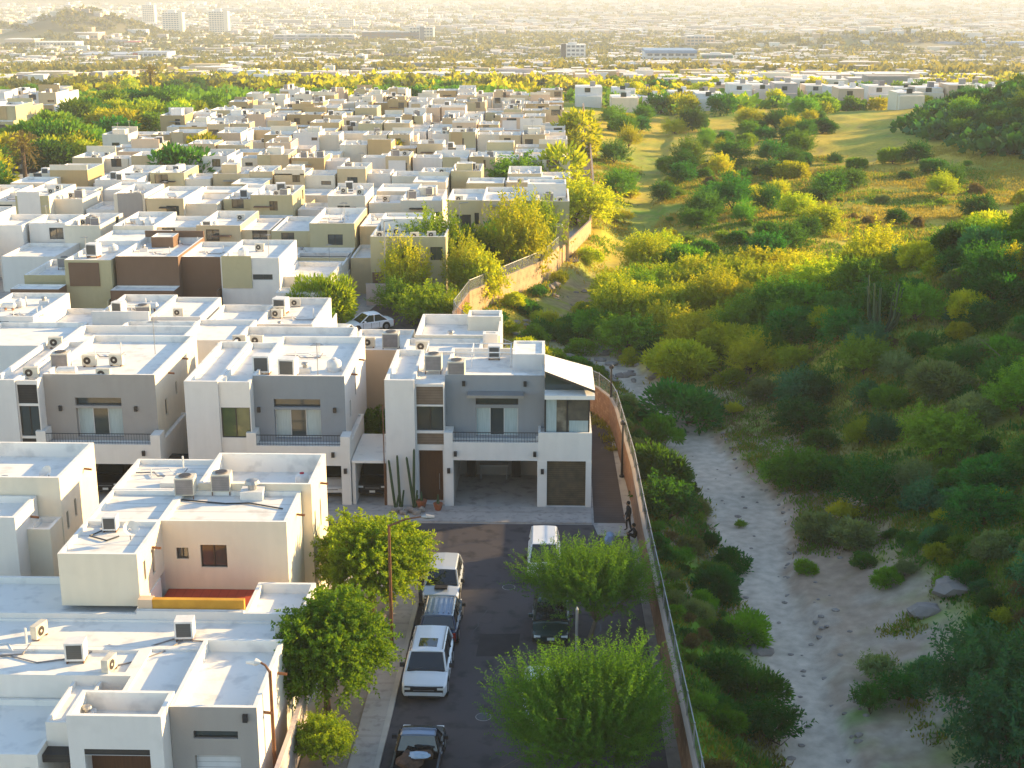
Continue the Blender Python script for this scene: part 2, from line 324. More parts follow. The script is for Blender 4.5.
# ------------------------------------------------------------------ ground sheet
def build_ground():
    def grow(a, b, s0, k):
        out = [a]; s = s0
        while out[-1] < b: out.append(out[-1] + s); s *= k
        return out
    ys = list(np.arange(18, 45, 3.0)) + list(np.arange(45, 128, 0.65)); ys += grow(ys[-1] + .65, 19000, 0.75, 1.013)
    xl = [-v for v in grow(2, 9500, 2.2, 1.045)][::-1]; xm = list(np.arange(2.6, 44, 0.6)); xr = grow(44, 9500, 0.7, 1.035)
    xs = np.array(xl + xm + xr); ys = np.array(ys)
    X, Y = np.meshgrid(xs, ys); Z = terrain(X, Y)
    xw = wash_x(Y); ww = wash_w(Y); d = X - xw; wx = wall_x(Y)
    n1 = fbm(X / 3.2, Y / 3.2, 5); n2 = fbm(X / 14, Y / 14, 21); n3 = fbm(X / 60, Y / 60, 31); n4 = fbm(X / 1.3, Y / 1.3, 77)
    def C(*c): return np.array(c)[None, None, :]
    gold, green, olive, dry, sand, soil = C(.50, .38, .05), C(.13, .27, .025), C(.27, .30, .045), C(.27, .20, .10), C(.52, .44, .345), C(.29, .21, .145)
    def mixc(a, b, t): t = np.clip(t, 0, 1)[..., None]; return a * (1 - t) + b * t
    base = mixc(olive + 0 * X[..., None], gold, sst(.42, .62, n2))
    base = mixc(base, green, sst(.5, .72, n1) * .7)
    # lit side meadow and gold grass further back
    base = mixc(base, gold, sst(118, 150, Y) * sst(.3, .55, n2) * .7)
    # near slope on the right: green ground with bare earth
    nr = sst(115, 90, Y)
    near = mixc(mixc(green + 0 * X[..., None], olive, sst(.35, .6, n2)), dry, sst(.56, .74, n1) * .8)
    dryf = sst(11, 6, d) * sst(.36, .5, n2 * .5 + n4 * .5); near = mixc(near, soil * 1.2, dryf)
    base = mixc(base, near, nr)
    base = mixc(base, dry, sst(.62, .8, n4) * .5)
    bank = mixc(green + 0 * X[..., None], soil, sst(.45, .7, n1)); base = mixc(base, bank, sst(.5, -.5, d + ww) * sst(130, 110, Y))
    flat = .85 * sst(8.5, 4.5, d + 5 * (n1 - .5) * 2) * sst(0.2, 1.2, d) * sst(74, 62, Y + 10 * (n2 - .5))
    base = mixc(base, mixc(sand * .8, soil * 1.3, sst(.35, .7, n1)), flat * sst(.25, .5, n4 * .5 + n1 * .5))
    edge = sst(1.6, 0.2, np.abs(d) - ww) * .8 * sst(170, 140, Y); base = mixc(base, soil * 1.25, edge * sst(.3, .6, n4))
    base = mixc(base, sand, sst(0.35, -.15, np.abs(d) - ww + 1.4 * (n4 - .5)) * sst(134, 118, Y))
    # eroded pale bank patches
    base = mixc(base, sand * .9, sst(.60, .68, n1) * sst(14, 3, np.abs(d)) * .7 * (Y < 130))
    # far plain: city ground, fields
    D = np.sqrt(X * X + Y * Y)
    city = mixc(C(.34, .30, .18) + 0 * X[..., None], C(.17, .20, .05), sst(.4, .6, fbm(X / 45, Y / 45, 51)))
    fld = sst(.48, .56, n3 + .12 * ((X < -120) & (Y < 640))) * sst(760, 620, D)
    city = mixc(city, C(.46, .31, .06), fld)
    base = mixc(base, city, sst(360, 430, Y))
    hill = sst(6, 22, Z - np.interp(D, [0, 345, 480, 700, 1270, 2600, 6300, 20000], [0, 0, -6, -17, -42, -62, -62, -62])) * sst(900, 1200, Y)
    base = mixc(base, C(.13, .12, .06), hill)
    ny, nx = X.shape
    V = np.stack([X, Y, Z], -1).reshape(-1, 3)
    i = np.arange(nx - 1)[None, :] + nx * np.arange(ny - 1)[:, None]
    Fq = np.stack([i, i + 1, i + nx + 1, i + nx], -1).reshape(-1, 4)
    m = bpy.data.materials.new('earth'); m.use_nodes = True; n = m.node_tree.nodes; L = m.node_tree.links; b = n['Principled BSDF']
    b.inputs['Roughness'].default_value = 0.95; b.inputs['Specular IOR Level'].default_value = 0.1
    ca = n.new('ShaderNodeAttribute'); ca.attribute_name = 'soil_colour'
    geo = n.new('ShaderNodeNewGeometry')
    a1 = n.new('ShaderNodeTexNoise'); a1.inputs['Scale'].default_value = 1.6; a1.inputs['Detail'].default_value = 8; L.new(geo.outputs['Position'], a1.inputs['Vector'])
    mr = n.new('ShaderNodeMapRange'); mr.inputs[1].default_value = .3; mr.inputs[2].default_value = .7; mr.inputs[3].default_value = .8; mr.inputs[4].default_value = 1.18
    L.new(a1.outputs[0], mr.inputs[0]); mu = n.new('ShaderNodeVectorMath'); mu.operation = 'SCALE'
    L.new(ca.outputs['Color'], mu.inputs[0]); L.new(mr.outputs[0], mu.inputs['Scale']); L.new(mu.outputs[0], b.inputs['Base Color'])
    a2 = n.new('ShaderNodeTexNoise'); a2.inputs['Scale'].default_value = 13; a2.inputs['Detail'].default_value = 8; L.new(geo.outputs['Position'], a2.inputs['Vector'])
    bp = n.new('ShaderNodeBump'); bp.inputs['Strength'].default_value = .3; bp.inputs['Distance'].default_value = .05
    L.new(a2.outputs[0], bp.inputs['Height']); L.new(bp.outputs[0], b.inputs['Normal'])
    o = npmesh('ground', V, Fq, m); me = o.data
    at_ = me.color_attributes.new('soil_colour', 'FLOAT_COLOR', 'POINT')
    c4 = np.concatenate([np.clip(base, 0, 1), np.ones((ny, nx, 1))], -1).reshape(-1, 4).astype(np.float32)
    at_.data.foreach_set('color', c4.ravel()); me.polygons.foreach_set('use_smooth', [True] * len(me.polygons))
    tag(o, kind='structure')
build_ground()
def sheet(name, pts, z, m, th=0.0):
    b = MB(); n = len(pts)
    b.poly([(x, y, z) for x, y in pts], m)
    if th:
        for i in range(n):
            (x0, y0), (x1, y1) = pts[i], pts[(i + 1) % n]; b.poly([(x0, y0, z - th), (x1, y1, z - th), (x1, y1, z), (x0, y0, z)], m)
    return tag(b.build(name), kind='structure')
# housing estate floor: everything between the left of the frame and the boundary wall
wl = [(float(wall_x(y)) - 0.02, y) for y in (20, 49, 70, 79, 92.6, 97, 101, 105, 109, 118, 126.6, 142, 170, 200, 260, 338)]
sheet('yard_ground', [(-175, 20)] + wl + [(-175, 338)], 0.16 - 0.15, 'concrete')
# asphalt: approach street, cross street in front of the main row, side lane, streets further back
def curbx(y): return -6.52 + (y - 49) * 0.0125
sheet('street', [(curbx(20), 20), (5.35, 20), (4.95, 49), (4.75, 70.4), (4.6, 73.2), (2.9, 73.4), (2.7, 74.9), (-9.7, 74.9), (-70, 74.9), (-70, 69.6), (-9.2, 69.6), (-6.9, 68.2), (curbx(64), 64)], 0.018, 'asphalt')
sheet('lane', [(2.75, 75.2), (4.55, 75.2), (4.35, 92.6), (3.0, 96.6), (2.9, 93)], 0.02, 'paver_dark')
sheet('back_street', [(-90, 112.5), (-6.6, 112.5), (-8.6, 118), (-7.9, 126), (-8.9, 130), (-9.5, 134), (-16, 134), (-17.5, 124), (-90, 120.5)], 0.018, 'asphalt')
sheet('north_lane', [(-9.6, 130), (-6.5, 127.4), (-4.5, 133), (-1.4, 141.6), (0.4, 147), (-2, 152.2), (-9, 152.6)], 0.022, 'asphalt')
for y in (152.8, 192.5, 223.7, 254.9, 286.1, 317.3):
    sheet('row_street', [(-150 if y > 200 else -88, y), (3.4, y), (3.4, y + 6), (-150 if y > 200 else -88, y + 6)], 0.018 if y > 160 else 0.014, 'asphalt')
# forecourt slab in front of the main row
sheet('forecourt', [(-70, 75.0), (2.62, 75.0), (2.62, 77.5), (-70, 77.5)], 0.09, 'pavement', 0.08)
# left pavement with kerb
k = MB(); ys = [20, 35, 49, 56, 64]
for a, b in zip(ys[:-1], ys[1:]):
    for (o0, o1, z, m) in ((0.0, -0.22, .15, 'kerb'), (-0.224, -1.25, .155, 'pavement')):
        xa0, xa1, xb0, xb1 = curbx(a) + o0, curbx(a) + o1, curbx(b) + o0, curbx(b) + o1
        k.poly([(xa1, a, z), (xa0, a, z), (xb0, b, z), (xb1, b, z)], m)
    k.poly([(curbx(a), a, 0), (curbx(b), b, 0), (curbx(b), b, .15), (curbx(a), a, .15)], 'kerb')
k.poly([(-7.52, 64, .155), (-6.55, 64, .155), (-6.32, 64, .155), (-6.7, 67.3, .155), (-8.6, 69.3, .155), (-9.6, 69.3, .155), (-9.6, 68, .155)], 'pavement')
for p, q in (((-6.32, 64), (-6.7, 67.3)), ((-6.7, 67.3), (-8.6, 69.3)), ((-8.6, 69.3), (-9.6, 69.3))):
    k.poly([(*p, 0), (*q, 0), (*q, .155), (*p, .155)], 'kerb')
tag(k.build('sidewalk'), kind='structure')
# planting strip left of the pavement
sheet('planting_bed', [(-9.7, 20), (-7.78, 20), (-7.62, 49), (-7.55, 64), (-9.7, 67.9)], 0.10, 'rock')
sheet('verge', [(4.72, 20), (5.5, 20), (5.45, 49), (5.1, 70.3), (4.80, 70.3), (4.9, 49)], 0.09, 'rock', 0.09)
sheet('turning_pad', [(2.95, 73.3), (4.62, 73.15), (4.8, 70.4), (5.1, 70.4), (5.08, 75.1), (2.95, 75.1)], 0.06, 'pavement', 0.06)

# ------------------------------------------------------------------ boundary walls
def thick_line(mb, pts, t, z0f, z1f, m, cap=None, capt=0.06):
    # pts list of (x,y); a wall of thickness t following them
    n = len(pts); offs = []
    for i in range(n):
        a = pts[max(0, i - 1)]; b = pts[min(n - 1, i + 1)]; dx, dy = b[0] - a[0], b[1] - a[1]; l = math.hypot(dx, dy)
        offs.append((-dy / l, dx / l))
    def P(i, s, z): return (pts[i][0] + offs[i][0] * s, pts[i][1] + offs[i][1] * s, z)
    for i in range(n - 1):
        a0, b0, a1, b1 = z0f(*pts[i]), z0f(*pts[i + 1]), z1f(i), z1f(i + 1)
        h = t / 2
        mb.poly([P(i, h, a0), P(i + 1, h, b0), P(i + 1, h, b1), P(i, h, a1)], m)
        mb.poly([P(i, -h, a0), P(i + 1, -h, b0), P(i + 1, -h, b1), P(i, -h, a1)], m)
        cm = cap or m
        if cap:
            H = h + 0.035
            mb.poly([P(i, H, a1), P(i + 1, H, b1), P(i + 1, H, b1 + capt), P(i, H, a1 + capt)], cm)
            mb.poly([P(i, -H, a1), P(i + 1, -H, b1), P(i + 1, -H, b1 + capt), P(i, -H, a1 + capt)], cm)
            mb.poly([P(i, -H, a1 + capt), P(i, H, a1 + capt), P(i + 1, H, b1 + capt), P(i + 1, -H, b1 + capt)], cm)
        else: mb.poly([P(i, -h, a1), P(i, h, a1), P(i + 1, h, b1), P(i + 1, -h, b1)], cm)
    for i in (0, n - 1):
        mb.poly([P(i, -t / 2, z0f(*pts[i])), P(i, t / 2, z0f(*pts[i])), P(i, t / 2, z1f(i)), P(i, -t / 2, z1f(i))], m)
def wpts(y0, y1, n):
    return [(float(wall_x(y)), float(y)) for y in np.linspace(y0, y1, n)]
meshm = bpy.data.materials.new('chain_link'); meshm.use_nodes = True; MATS['chain_link'] = meshm
_n = meshm.node_tree.nodes; _l = meshm.node_tree.links; _b = _n['Principled BSDF']; _b.inputs['Base Color'].default_value = (.16, .18, .21, 1); _b.inputs['Metallic'].default_value = .5
_t = _n.new('ShaderNodeBsdfTransparent'); _m = _n.new('ShaderNodeMixShader'); _m.inputs[0].default_value = .42
_l.new(_t.outputs[0], _m.inputs[1]); _l.new(_b.outputs[0], _m.inputs[2]); _l.new(_m.outputs[0], _n['Material Output'].inputs[0])
def boundary(pts, h, m, name, label, fence_label, lowf):
    r = empty(name, (pts[0][0], pts[0][1], 0), label, 'wall')
    b = MB(); thick_line(b, pts, 0.20, lambda x, y: min(lowf, gz(x + .3, y) - .3), lambda i: h, m); b.build('masonry', r)
    c = MB(); thick_line(c, pts, 0.235, lambda x, y: h + .001, lambda i: h + 0.05, 'curb_white'); c.build('coping', r)
    if fence_label:
        f = empty('mesh_fence', (pts[0][0], pts[0][1], h), fence_label, 'fence')
        p = MB(); off = 0.06
        for i in range(len(pts) - 1):
            a, q = pts[i], pts[i + 1]
            p.poly([(a[0] + off, a[1], h + .09), (q[0] + off, q[1], h + .09), (q[0] + off, q[1], h + 1.05), (a[0] + off, a[1], h + 1.05)], 'chain_link')
        p.build('mesh_panel', f)
        t = MB()
        for i in range(len(pts) - 1): t.tube((pts[i][0] + off, pts[i][1], h + 1.06), (pts[i + 1][0] + off, pts[i + 1][1], h + 1.06), .025, m='steel', n=6)
        t.build('top_rail', f)
        for i in range(0, len(pts), 1):
            q = MB(); q.tube((pts[i][0] + off, pts[i][1], h + .07), (pts[i][0] + off, pts[i][1], h + 1.14), .035, m='steel', n=6); q.build('post', f)
    return r
boundary(wpts(30, 100.5, 30), 2.15, 'brick_wall', 'brick_boundary_wall', 'long reddish brick wall between the asphalt street and the dry wash', 'grey wire mesh fence topping the long reddish brick wall by the street', -.1)
boundary(wpts(100.9, 126.6, 14), 2.2, 'brick_wall', 'brick_boundary_wall', 'brown brick wall turning behind the roof of the main white house', 'thin wire fence on the brown brick wall behind the main white house', -.1)
boundary(wpts(126.7, 150, 12), 2.3, 'brick_tan', 'tan_boundary_wall', 'sunlit tan wall curving beside the green trees beyond the main house', 'wire fence along the top of the sunlit tan curving wall', -.1)
boundary(wpts(150.2, 186, 12), 1.8, 'brick_tan', 'tan_boundary_wall', 'cream wall climbing past the two-storey tan house beside the gully', None, -.1)
boundary(wpts(186.2, 335, 20), 2.2, 'brick_tan', 'tan_boundary_wall', 'distant low wall along the right edge of the packed estate houses', None, -.1)
# yard wall left of the near pavement
b = MB(); thick_line(b, [(-9.95, 38), (-9.9, 45.5), (-9.85, 51.3)], .18, lambda x, y: 0, lambda i: 2.0, 'stucco_pink')
tag(b.build('yard_wall'), 'low pinkish garden wall beside the near left pavement and the shrub', 'wall')
# ------------------------------------------------------------------ buildings
class Bld:
    def __init__(s, name, label, cat, loc, group=None):
        s.root = empty(name, loc, label, cat, group); s.wall = MB(); s.roof = MB(); s.later = []
    def P(s, side, x0, x1, y0, y1, u, z, d):
        return {'S': (u, y0 + d, z), 'N': (u, y1 - d, z), 'E': (x1 - d, u, z), 'W': (x0 + d, u, z)}[side]
    def block(s, x0, x1, y0, y1, z0, zt, m, holes=None, par=0.45, t=0.17, roof='roof', mats=None, caps=True):
        holes = holes or {}; mats = mats or {}; W = s.wall
        for side in 'SNEW':
            hs = holes.get(side, []); mm = mats.get(side, m)
            u0, u1 = (x0, x1) if side in 'SN' else (y0, y1)
            us = sorted({u0, u1, *[h[0] for h in hs], *[h[1] for h in hs]}); zs = sorted({z0, zt, *[h[2] for h in hs], *[h[3] for h in hs]})
            Q = lambda u, z, d=0.0: s.P(side, x0, x1, y0, y1, u, z, d)
            for i in range(len(us) - 1):
                for j in range(len(zs) - 1):
                    cu, cz = (us[i] + us[i + 1]) / 2, (zs[j] + zs[j + 1]) / 2
                    if any(h[0] < cu < h[1] and h[2] < cz < h[3] for h in hs): continue
                    W.poly([Q(us[i], zs[j]), Q(us[i + 1], zs[j]), Q(us[i + 1], zs[j + 1]), Q(us[i], zs[j + 1])], mm)
            for h in hs:
                a, b_, c, d_, kind = h[:5]; dep = h[5] if len(h) > 5 else {'win': .14, 'slider': .2, 'door': .3, 'garage': .25, 'open': 5.2, 'siding': .12, 'siding_dark': .25, 'slats': .2, 'green': .12, 'slit': .15, 'carport': 6}[kind]
                rm = mm if dep < 1 else 'concrete'
                for p, q in (((a, c), (b_, c)), ((b_, c), (b_, d_)), ((b_, d_), (a, d_)), ((a, d_), (a, c))):
                    W.poly([Q(*p), Q(*q), Q(*q, dep), Q(*p, dep)], rm)
                s.panel(side, (x0, x1, y0, y1), a, b_, c, d_, kind, dep)
        # parapet ring + inner faces + roof
        X0, X1, Y0, Y1 = x0 + t, x1 - t, y0 + t, y1 - t; zr = zt - par
        for p in ([(x0, y0), (x1, y0), (X1, Y0), (X0, Y0)], [(x1, y0), (x1, y1), (X1, Y1), (X1, Y0)], [(x1, y1), (x0, y1), (X0, Y1), (X1, Y1)], [(x0, y1), (x0, y0), (X0, Y0), (X0, Y1)]):
            W.poly([(x, y, zt) for x, y in p], 'roof' if caps else m)
        ring = [(X0, Y0), (X1, Y0), (X1, Y1), (X0, Y1)]
        for i in range(4):
            p, q = ring[i], ring[(i + 1) % 4]; s.roof.poly([(*p, zr), (*q, zr), (*q, zt), (*p, zt)], 'roof')
        s.roof.poly([(x, y, zr) for x, y in ring], roof)
        return zr
    def panel(s, side, R, a, b_, c, d_, kind, dep):
        x0, x1, y0, y1 = R; Q = lambda u, z, d=0.0: s.P(side, x0, x1, y0, y1, u, z, d)
        def bx(mb, u0, u1, za, zb, d0, d1, m):
            p, q = Q(u0, za, d0), Q(u1, zb, d1)
            mb.box(min(p[0], q[0]), max(p[0], q[0]), min(p[1], q[1]), max(p[1], q[1]), za, zb, m)
        e = 0.004
        if kind in ('win', 'slider', 'green', 'slit'):
            fm = 'frame_white' if kind == 'slider' else 'frame_dark'; f = MB(); w_ = .05
            bx(f, a + e, b_ - e, c + e, c + w_, dep - .05, dep, fm); bx(f, a + e, b_ - e, d_ - w_, d_ - e, dep - .05, dep, fm)
            n = {'win': 2, 'slider': 3, 'green': 2, 'slit': 1}[kind]
            for i in range(n + 1):
                u = a + (b_ - a) * i / n; u = min(max(u, a + w_ / 2 + e), b_ - w_ / 2 - e); bx(f, u - w_ / 2, u + w_ / 2, c + w_, d_ - w_, dep - .05, dep, fm)
            def fin(root, f=f, a=a, b_=b_, c=c, d_=d_, kind=kind):
                o = f.build('glass_door' if kind == 'slider' else 'window', root)
                g = MB(); gm = {'win': 'glass', 'slider': 'curtain', 'green': 'glass_green', 'slit': 'glass'}[kind]
                g.poly([Q(a, c, dep + .003), Q(b_, c, dep + .003), Q(b_, d_, dep + .003), Q(a, d_, dep + .003)], gm)
                if kind == 'slider':
                    g = MB(); t = (b_ - a) / 3
                    for i, gm in enumerate(('curtain', 'glass', 'curtain')): g.poly([Q(a + t * i, c, dep + .003), Q(a + t * i + t, c, dep + .003), Q(a + t * i + t, d_, dep + .003), Q(a + t * i, d_, dep + .003)], gm)
                g.build('pane', o)
            s.later.append(fin)
        else:
            nm, m = {'door': ('door', 'wood'), 'garage': ('garage_door', 'roller'), 'open': ('garage_back_wall', 'stucco_taupe'), 'carport': ('garage_back_wall', 'stucco_taupe'),
                     'siding': ('siding_panel', 'siding'), 'siding_dark': ('siding_panel', 'siding_dark'), 'slats': ('slatted_gate', 'slats_wood')}[kind]
            p = MB(); p.poly([Q(a, c, dep), Q(b_, c, dep), Q(b_, d_, dep), Q(a, d_, dep)], m)
            def fin(root, p=p, nm=nm, kind=kind, a=a, b_=b_, c=c):
                o = p.build(nm, root)
                if kind == 'door':
                    h = MB(); u = b_ - .25; pa = Q(u, c + .7, dep - .06); pb = Q(u, c + 1.7, dep - .06); h.tube(pa, pb, .02, m='steel', n=6); h.build('handle', o)
            s.later.append(fin)
    def add(s, name, fn, smooth=False):
        b = MB(); fn(b); s.later.append(lambda root: b.build(name, root, smooth=smooth))
    def finish(s):
        s.wall.build('wall', s.root); s.roof.build('roof', s.root)
        for f in s.later: f(s.root)
        return s.root
def sconce(B, x, y, z, side='S'):
    if side == 'S': B.add('wall_lamp', lambda b: b.box(x - .09, x + .09, y - .14, y - .004, z - .15, z + .15, 'black_metal'))
    else: B.add('wall_lamp', lambda b: b.box(x + .004, x + .16, y - .09, y + .09, z - .12, z + .12, 'black_metal'))
def spout(B, x, y, z): B.add('roof_spout', lambda b: b.tube((x, y, z), (x + .38, y, z - .04), .06, m='rust_metal', n=8))
def railing(B, x0, x1, y, z0, z1):
    def f(b):
        b.tube((x0, y, z1), (x1, y, z1), .025, m='black_metal', n=6); b.tube((x0, y, z0 + .08), (x1, y, z0 + .08), .018, m='black_metal', n=6)
        n = max(2, int((x1 - x0) / .16))
        for i in range(n + 1): b.tube((x0 + (x1 - x0) * i / n, y, z0), (x0 + (x1 - x0) * i / n, y, z1), .009, m='black_metal', n=4, cap=False)
    B.add('railing', f)
# ---- rooftop equipment, built at the origin then copied (facing -Y)
def top_unit(grille='ac_grey'):                     # tall package air conditioner with a fan on top
    r = empty('air_conditioner', (0, 0, 0), 'x', 'air conditioner')
    b = MB(); b.box(-.5, .5, -.45, .45, .22, 1.15, 'ac_cream')
    for x in (-.46, .46):
        for y in (-.41, .41): b.box(x - .025, x + .025, y - .025, y + .025, 0, .22, 'rust_metal')
    b.build('casing', r)
    g = MB(); g.box(-.45, .45, -.46, -.45 + -.003, .27, 1.08, grille); g.box(-.515, -.503, -.4, .4, .27, 1.08, grille); g.build('grille', r)
    f = MB(); f.tube((0, 0, 1.153), (0, 0, 1.21), .34, m='ac_grey', n=18); f.tube((0, 0, 1.212), (0, 0, 1.225), .29, m='fan', n=18); f.build('fan_guard', r)
    return r
def cooler():                                       # box evaporative cooler, pad facing the camera
    r = empty('evaporative_cooler', (0, 0, 0), 'x', 'cooler')
    b = MB(); b.box(-.5, .5, -.45, .45, .18, 1.2, 'tank_white'); b.box(-.45, -.4, -.4, .4, 0, .18, 'rust_metal'); b.box(.4, .45, -.4, .4, 0, .18, 'rust_metal'); b.build('casing', r)
    g = MB(); g.box(-.4, .4, -.458, -.452, .3, 1.1, 'ac_dark'); g.build('grille', r); return r
def split_unit():                                   # low split condenser with the round fan on its front
    r = empty('condenser', (0, 0, 0), 'x', 'condenser')
    b = MB(); b.box(-.43, .43, -.16, .16, .08, .72, 'ac_cream'); b.box(-.35, -.28, -.18, .18, 0, .08, 'rust_metal'); b.box(.28, .35, -.18, .18, 0, .08, 'rust_metal'); b.build('casing', r)
    f = MB(); f.disc((-.1, -.172, .4), (0, 1, 0), .27, 'ac_cream', 18, .008); f.disc((-.1, -.184, .4), (0, 1, 0), .23, 'fan', 18, .004); f.disc((-.1, -.192, .4), (0, 1, 0), .07, 'ac_cream', 10, .004); f.build('fan_guard', r)
    return r
def tank():
    r = empty('water_tank', (0, 0, 0), 'x', 'water tank')
    b = MB(); b.lathe((0, 0, 0), [(.42, 0), (.45, .1), (.45, .5), (.4, .62), (.2, .72), (.13, .74)], 'tank_white', 16); b.build('barrel', r, smooth=True)
    c = MB(); c.lathe((0, 0, .74), [(.15, 0), (.15, .06), (.05, .08)], 'tank_white', 12); c.build('lid', r); return r
def gas_tank():
    r = empty('gas_tank', (0, 0, 0), 'x', 'gas tank')
    b = MB(); b.tube((-.5, 0, .42), (.5, 0, .42), .24, m='tank_white', n=14); b.tube((-.62, 0, .42), (-.5, 0, .42), .1, .24, 'tank_white', 14); b.tube((.5, 0, .42), (.62, 0, .42), .24, .1, 'tank_white', 14); b.build('cylinder', r)
    c = MB(); c.box(-.35, -.3, -.15, .15, 0, .22, 'rust_metal'); c.box(.3, .35, -.15, .15, 0, .22, 'rust_metal'); c.build('cradle', r); return r
def vent_box():
    r = empty('roof_vent', (0, 0, 0), 'x', 'roof vent')
    b = MB(); b.box(-.35, .35, -.3, .3, 0, .3, 'tank_white'); b.build('curb', r)
    c = MB(); c.lathe((0, 0, .3), [(.14, 0), (.14, .16), (.24, .2), (.2, .3), (.05, .34)], 'steel', 12); c.build('cap', r); return r
def dish():
    r = empty('satellite_dish', (0, 0, 0), 'x', 'dish'); b = MB(); b.tube((0, 0, 0), (0, 0, .5), .03, m='steel'); b.tube((0, -.02, .5), (.08, -.2, .64), .06, .34, 'tank_white', 14, cap=False); b.build('bowl', r); return r
def antenna():
    r = empty('antenna', (0, 0, 0), 'x', 'antenna'); b = MB(); b.tube((0, 0, 0), (0, 0, 2.2), .025, m='steel', n=5)
    for i in range(4): b.tube((-.4 + .06 * i, -.25 + .16 * i, 2.1), (.4 - .06 * i, -.25 + .16 * i, 2.1), .012, m='steel', n=4)
    b.tube((0, -.3, 2.1), (0, .35, 2.1), .015, m='steel', n=4); b.build('mast', r); return r
def pipes():
    r = empty('pipe_run', (0, 0, 0), 'x', 'pipes'); b = MB(); b.path([(-1.4, .2, .08), (-.5, .1, .08), (-.3, -.5, .08), (.9, -.6, .08), (1.1, .3, .08)], [.035] * 5, 'ac_grey', 5); b.path([(-1.2, .5, .1), (.2, .45, .1), (.5, -.3, .1), (1.3, -.35, .1)], [.025] * 4, 'tank_white', 5)
    b.tube((.9, .5, 0), (.9, .5, .7), .05, m='tank_white', n=6); b.tube((-.6, -.4, 0), (-.6, -.4, .5), .04, m='tank_white', n=6); b.build('run', r); return r
PROTO = dict(dish=dish(), antenna=antenna(), pipes=pipes(), top=top_unit(), dark=cooler(), split=split_unit(), tank=tank(), gas=gas_tank(), vent=vent_box())
for q in PROTO.values(): q['proto'] = 1
def equip(kind, x, y, z, label, rz=0.0, sc=1.0): return dup(PROTO[kind], (x, y, z), rz, sc, label)
# single-mesh versions used as parts of the ordinary estate houses
def flat(kind):
    V = MB()
    for c in PROTO[kind].children:
        k = len(V.v); V.v += [tuple(v.co) for v in c.data.vertices]
        for p in c.data.polygons: V.f.append(tuple(k + i for i in p.vertices)); V.m.append(V.mi(c.data.materials[p.material_index]))
    o = V.build('x'); me = o.data; bpy.data.objects.remove(o); return me
FLAT = {k: flat(k) for k in PROTO}
FNAME = dict(dish='satellite_dish', antenna='antenna', pipes='pipe_run', top='air_conditioner', dark='evaporative_cooler', split='condenser', tank='water_tank', gas='gas_tank', vent='roof_vent')
def clutter(root, kind, x, y, z, rz=0.0, sc=1.0):
    o = bpy.data.objects.new(FNAME[kind], FLAT[kind]); COL.objects.link(o); o.parent = root
    o.location = (x - root.location.x, y - root.location.y, z - root.location.z); o.rotation_euler = (0, 0, rz); o.scale = (sc,) * 3

# ================================================================== main white-and-grey house (front at Y = 77.6)
Yf = 77.6
mat('glass_warm', (.16, .14, .10), (.05, .05, .05), rough=.08, spec=.9, scale=1.3, c3=(.3, .27, .2), scale3=.9)
B = Bld('modern_house', 'two-storey white and grey house with glass corner room and sloped roof beside the lane', 'house', (-3.4, Yf, 0))
B.block(-9.42, -7.7, Yf - .0, 84.6, 0, 7.78, 'stucco_cool', par=.35)
B.block(-7.7, -6.0, Yf + .35, 84.6, 0, 7.45, 'stucco_cool', {'S': [(-7.62, -6.05, 6.2, 7.3, 'siding', .06), (-7.62, -6.05, 4.6, 6.1, 'win', .2), (-7.62, -6.05, 3.75, 4.45, 'siding', .06), (-7.55, -6.12, .1, 3.4, 'door', .5)]}, par=.03)
zr = B.block(-6.0, -.15, Yf + 1.3, 85.2, 2.9, 7.76, 'stucco_grey', {'S': [(-4.2, -1.7, 4.0, 5.75, 'slider'), (-4.2, -1.7, 5.95, 6.45, 'slit')]}, par=.4)
B.block(-2.1, -.16, 81.3, 84.6, 7.3, 8.4, 'stucco_cool', par=.12)
# garage storey with balcony parapet
B.block(-6.0, -.5, Yf, 84.5, 0, 4.03, 'stucco_cool', {'S': [(-5.47, -.55, 0.02, 2.92, 'open', 5.6)]}, par=.15, t=.15)
B.block(-.5, 2.62, Yf - .02, 84.5, 0, 4.66, 'stucco_white', {'S': [(.02, 2.3, 0.02, 2.92, 'slats', .35)]}, par=.12, t=.15)
B.block(-6.02, -5.5, Yf - .04, Yf + 1.2, 2.9, 4.62, 'stucco_cool', par=.02, t=.05)
B.wall.box(-6.02, -5.5, Yf - .04, Yf + .4, 0, 2.9, 'stucco_cool'); B.wall.box(-.52, .0, Yf - .05, Yf + .4, 0, 2.9, 'stucco_white'); B.wall.box(2.32, 2.63, Yf - .05, Yf + .4, 0, 2.9, 'stucco_white')
railing(B, -5.5, -.5, Yf + .07, 4.03, 4.62)
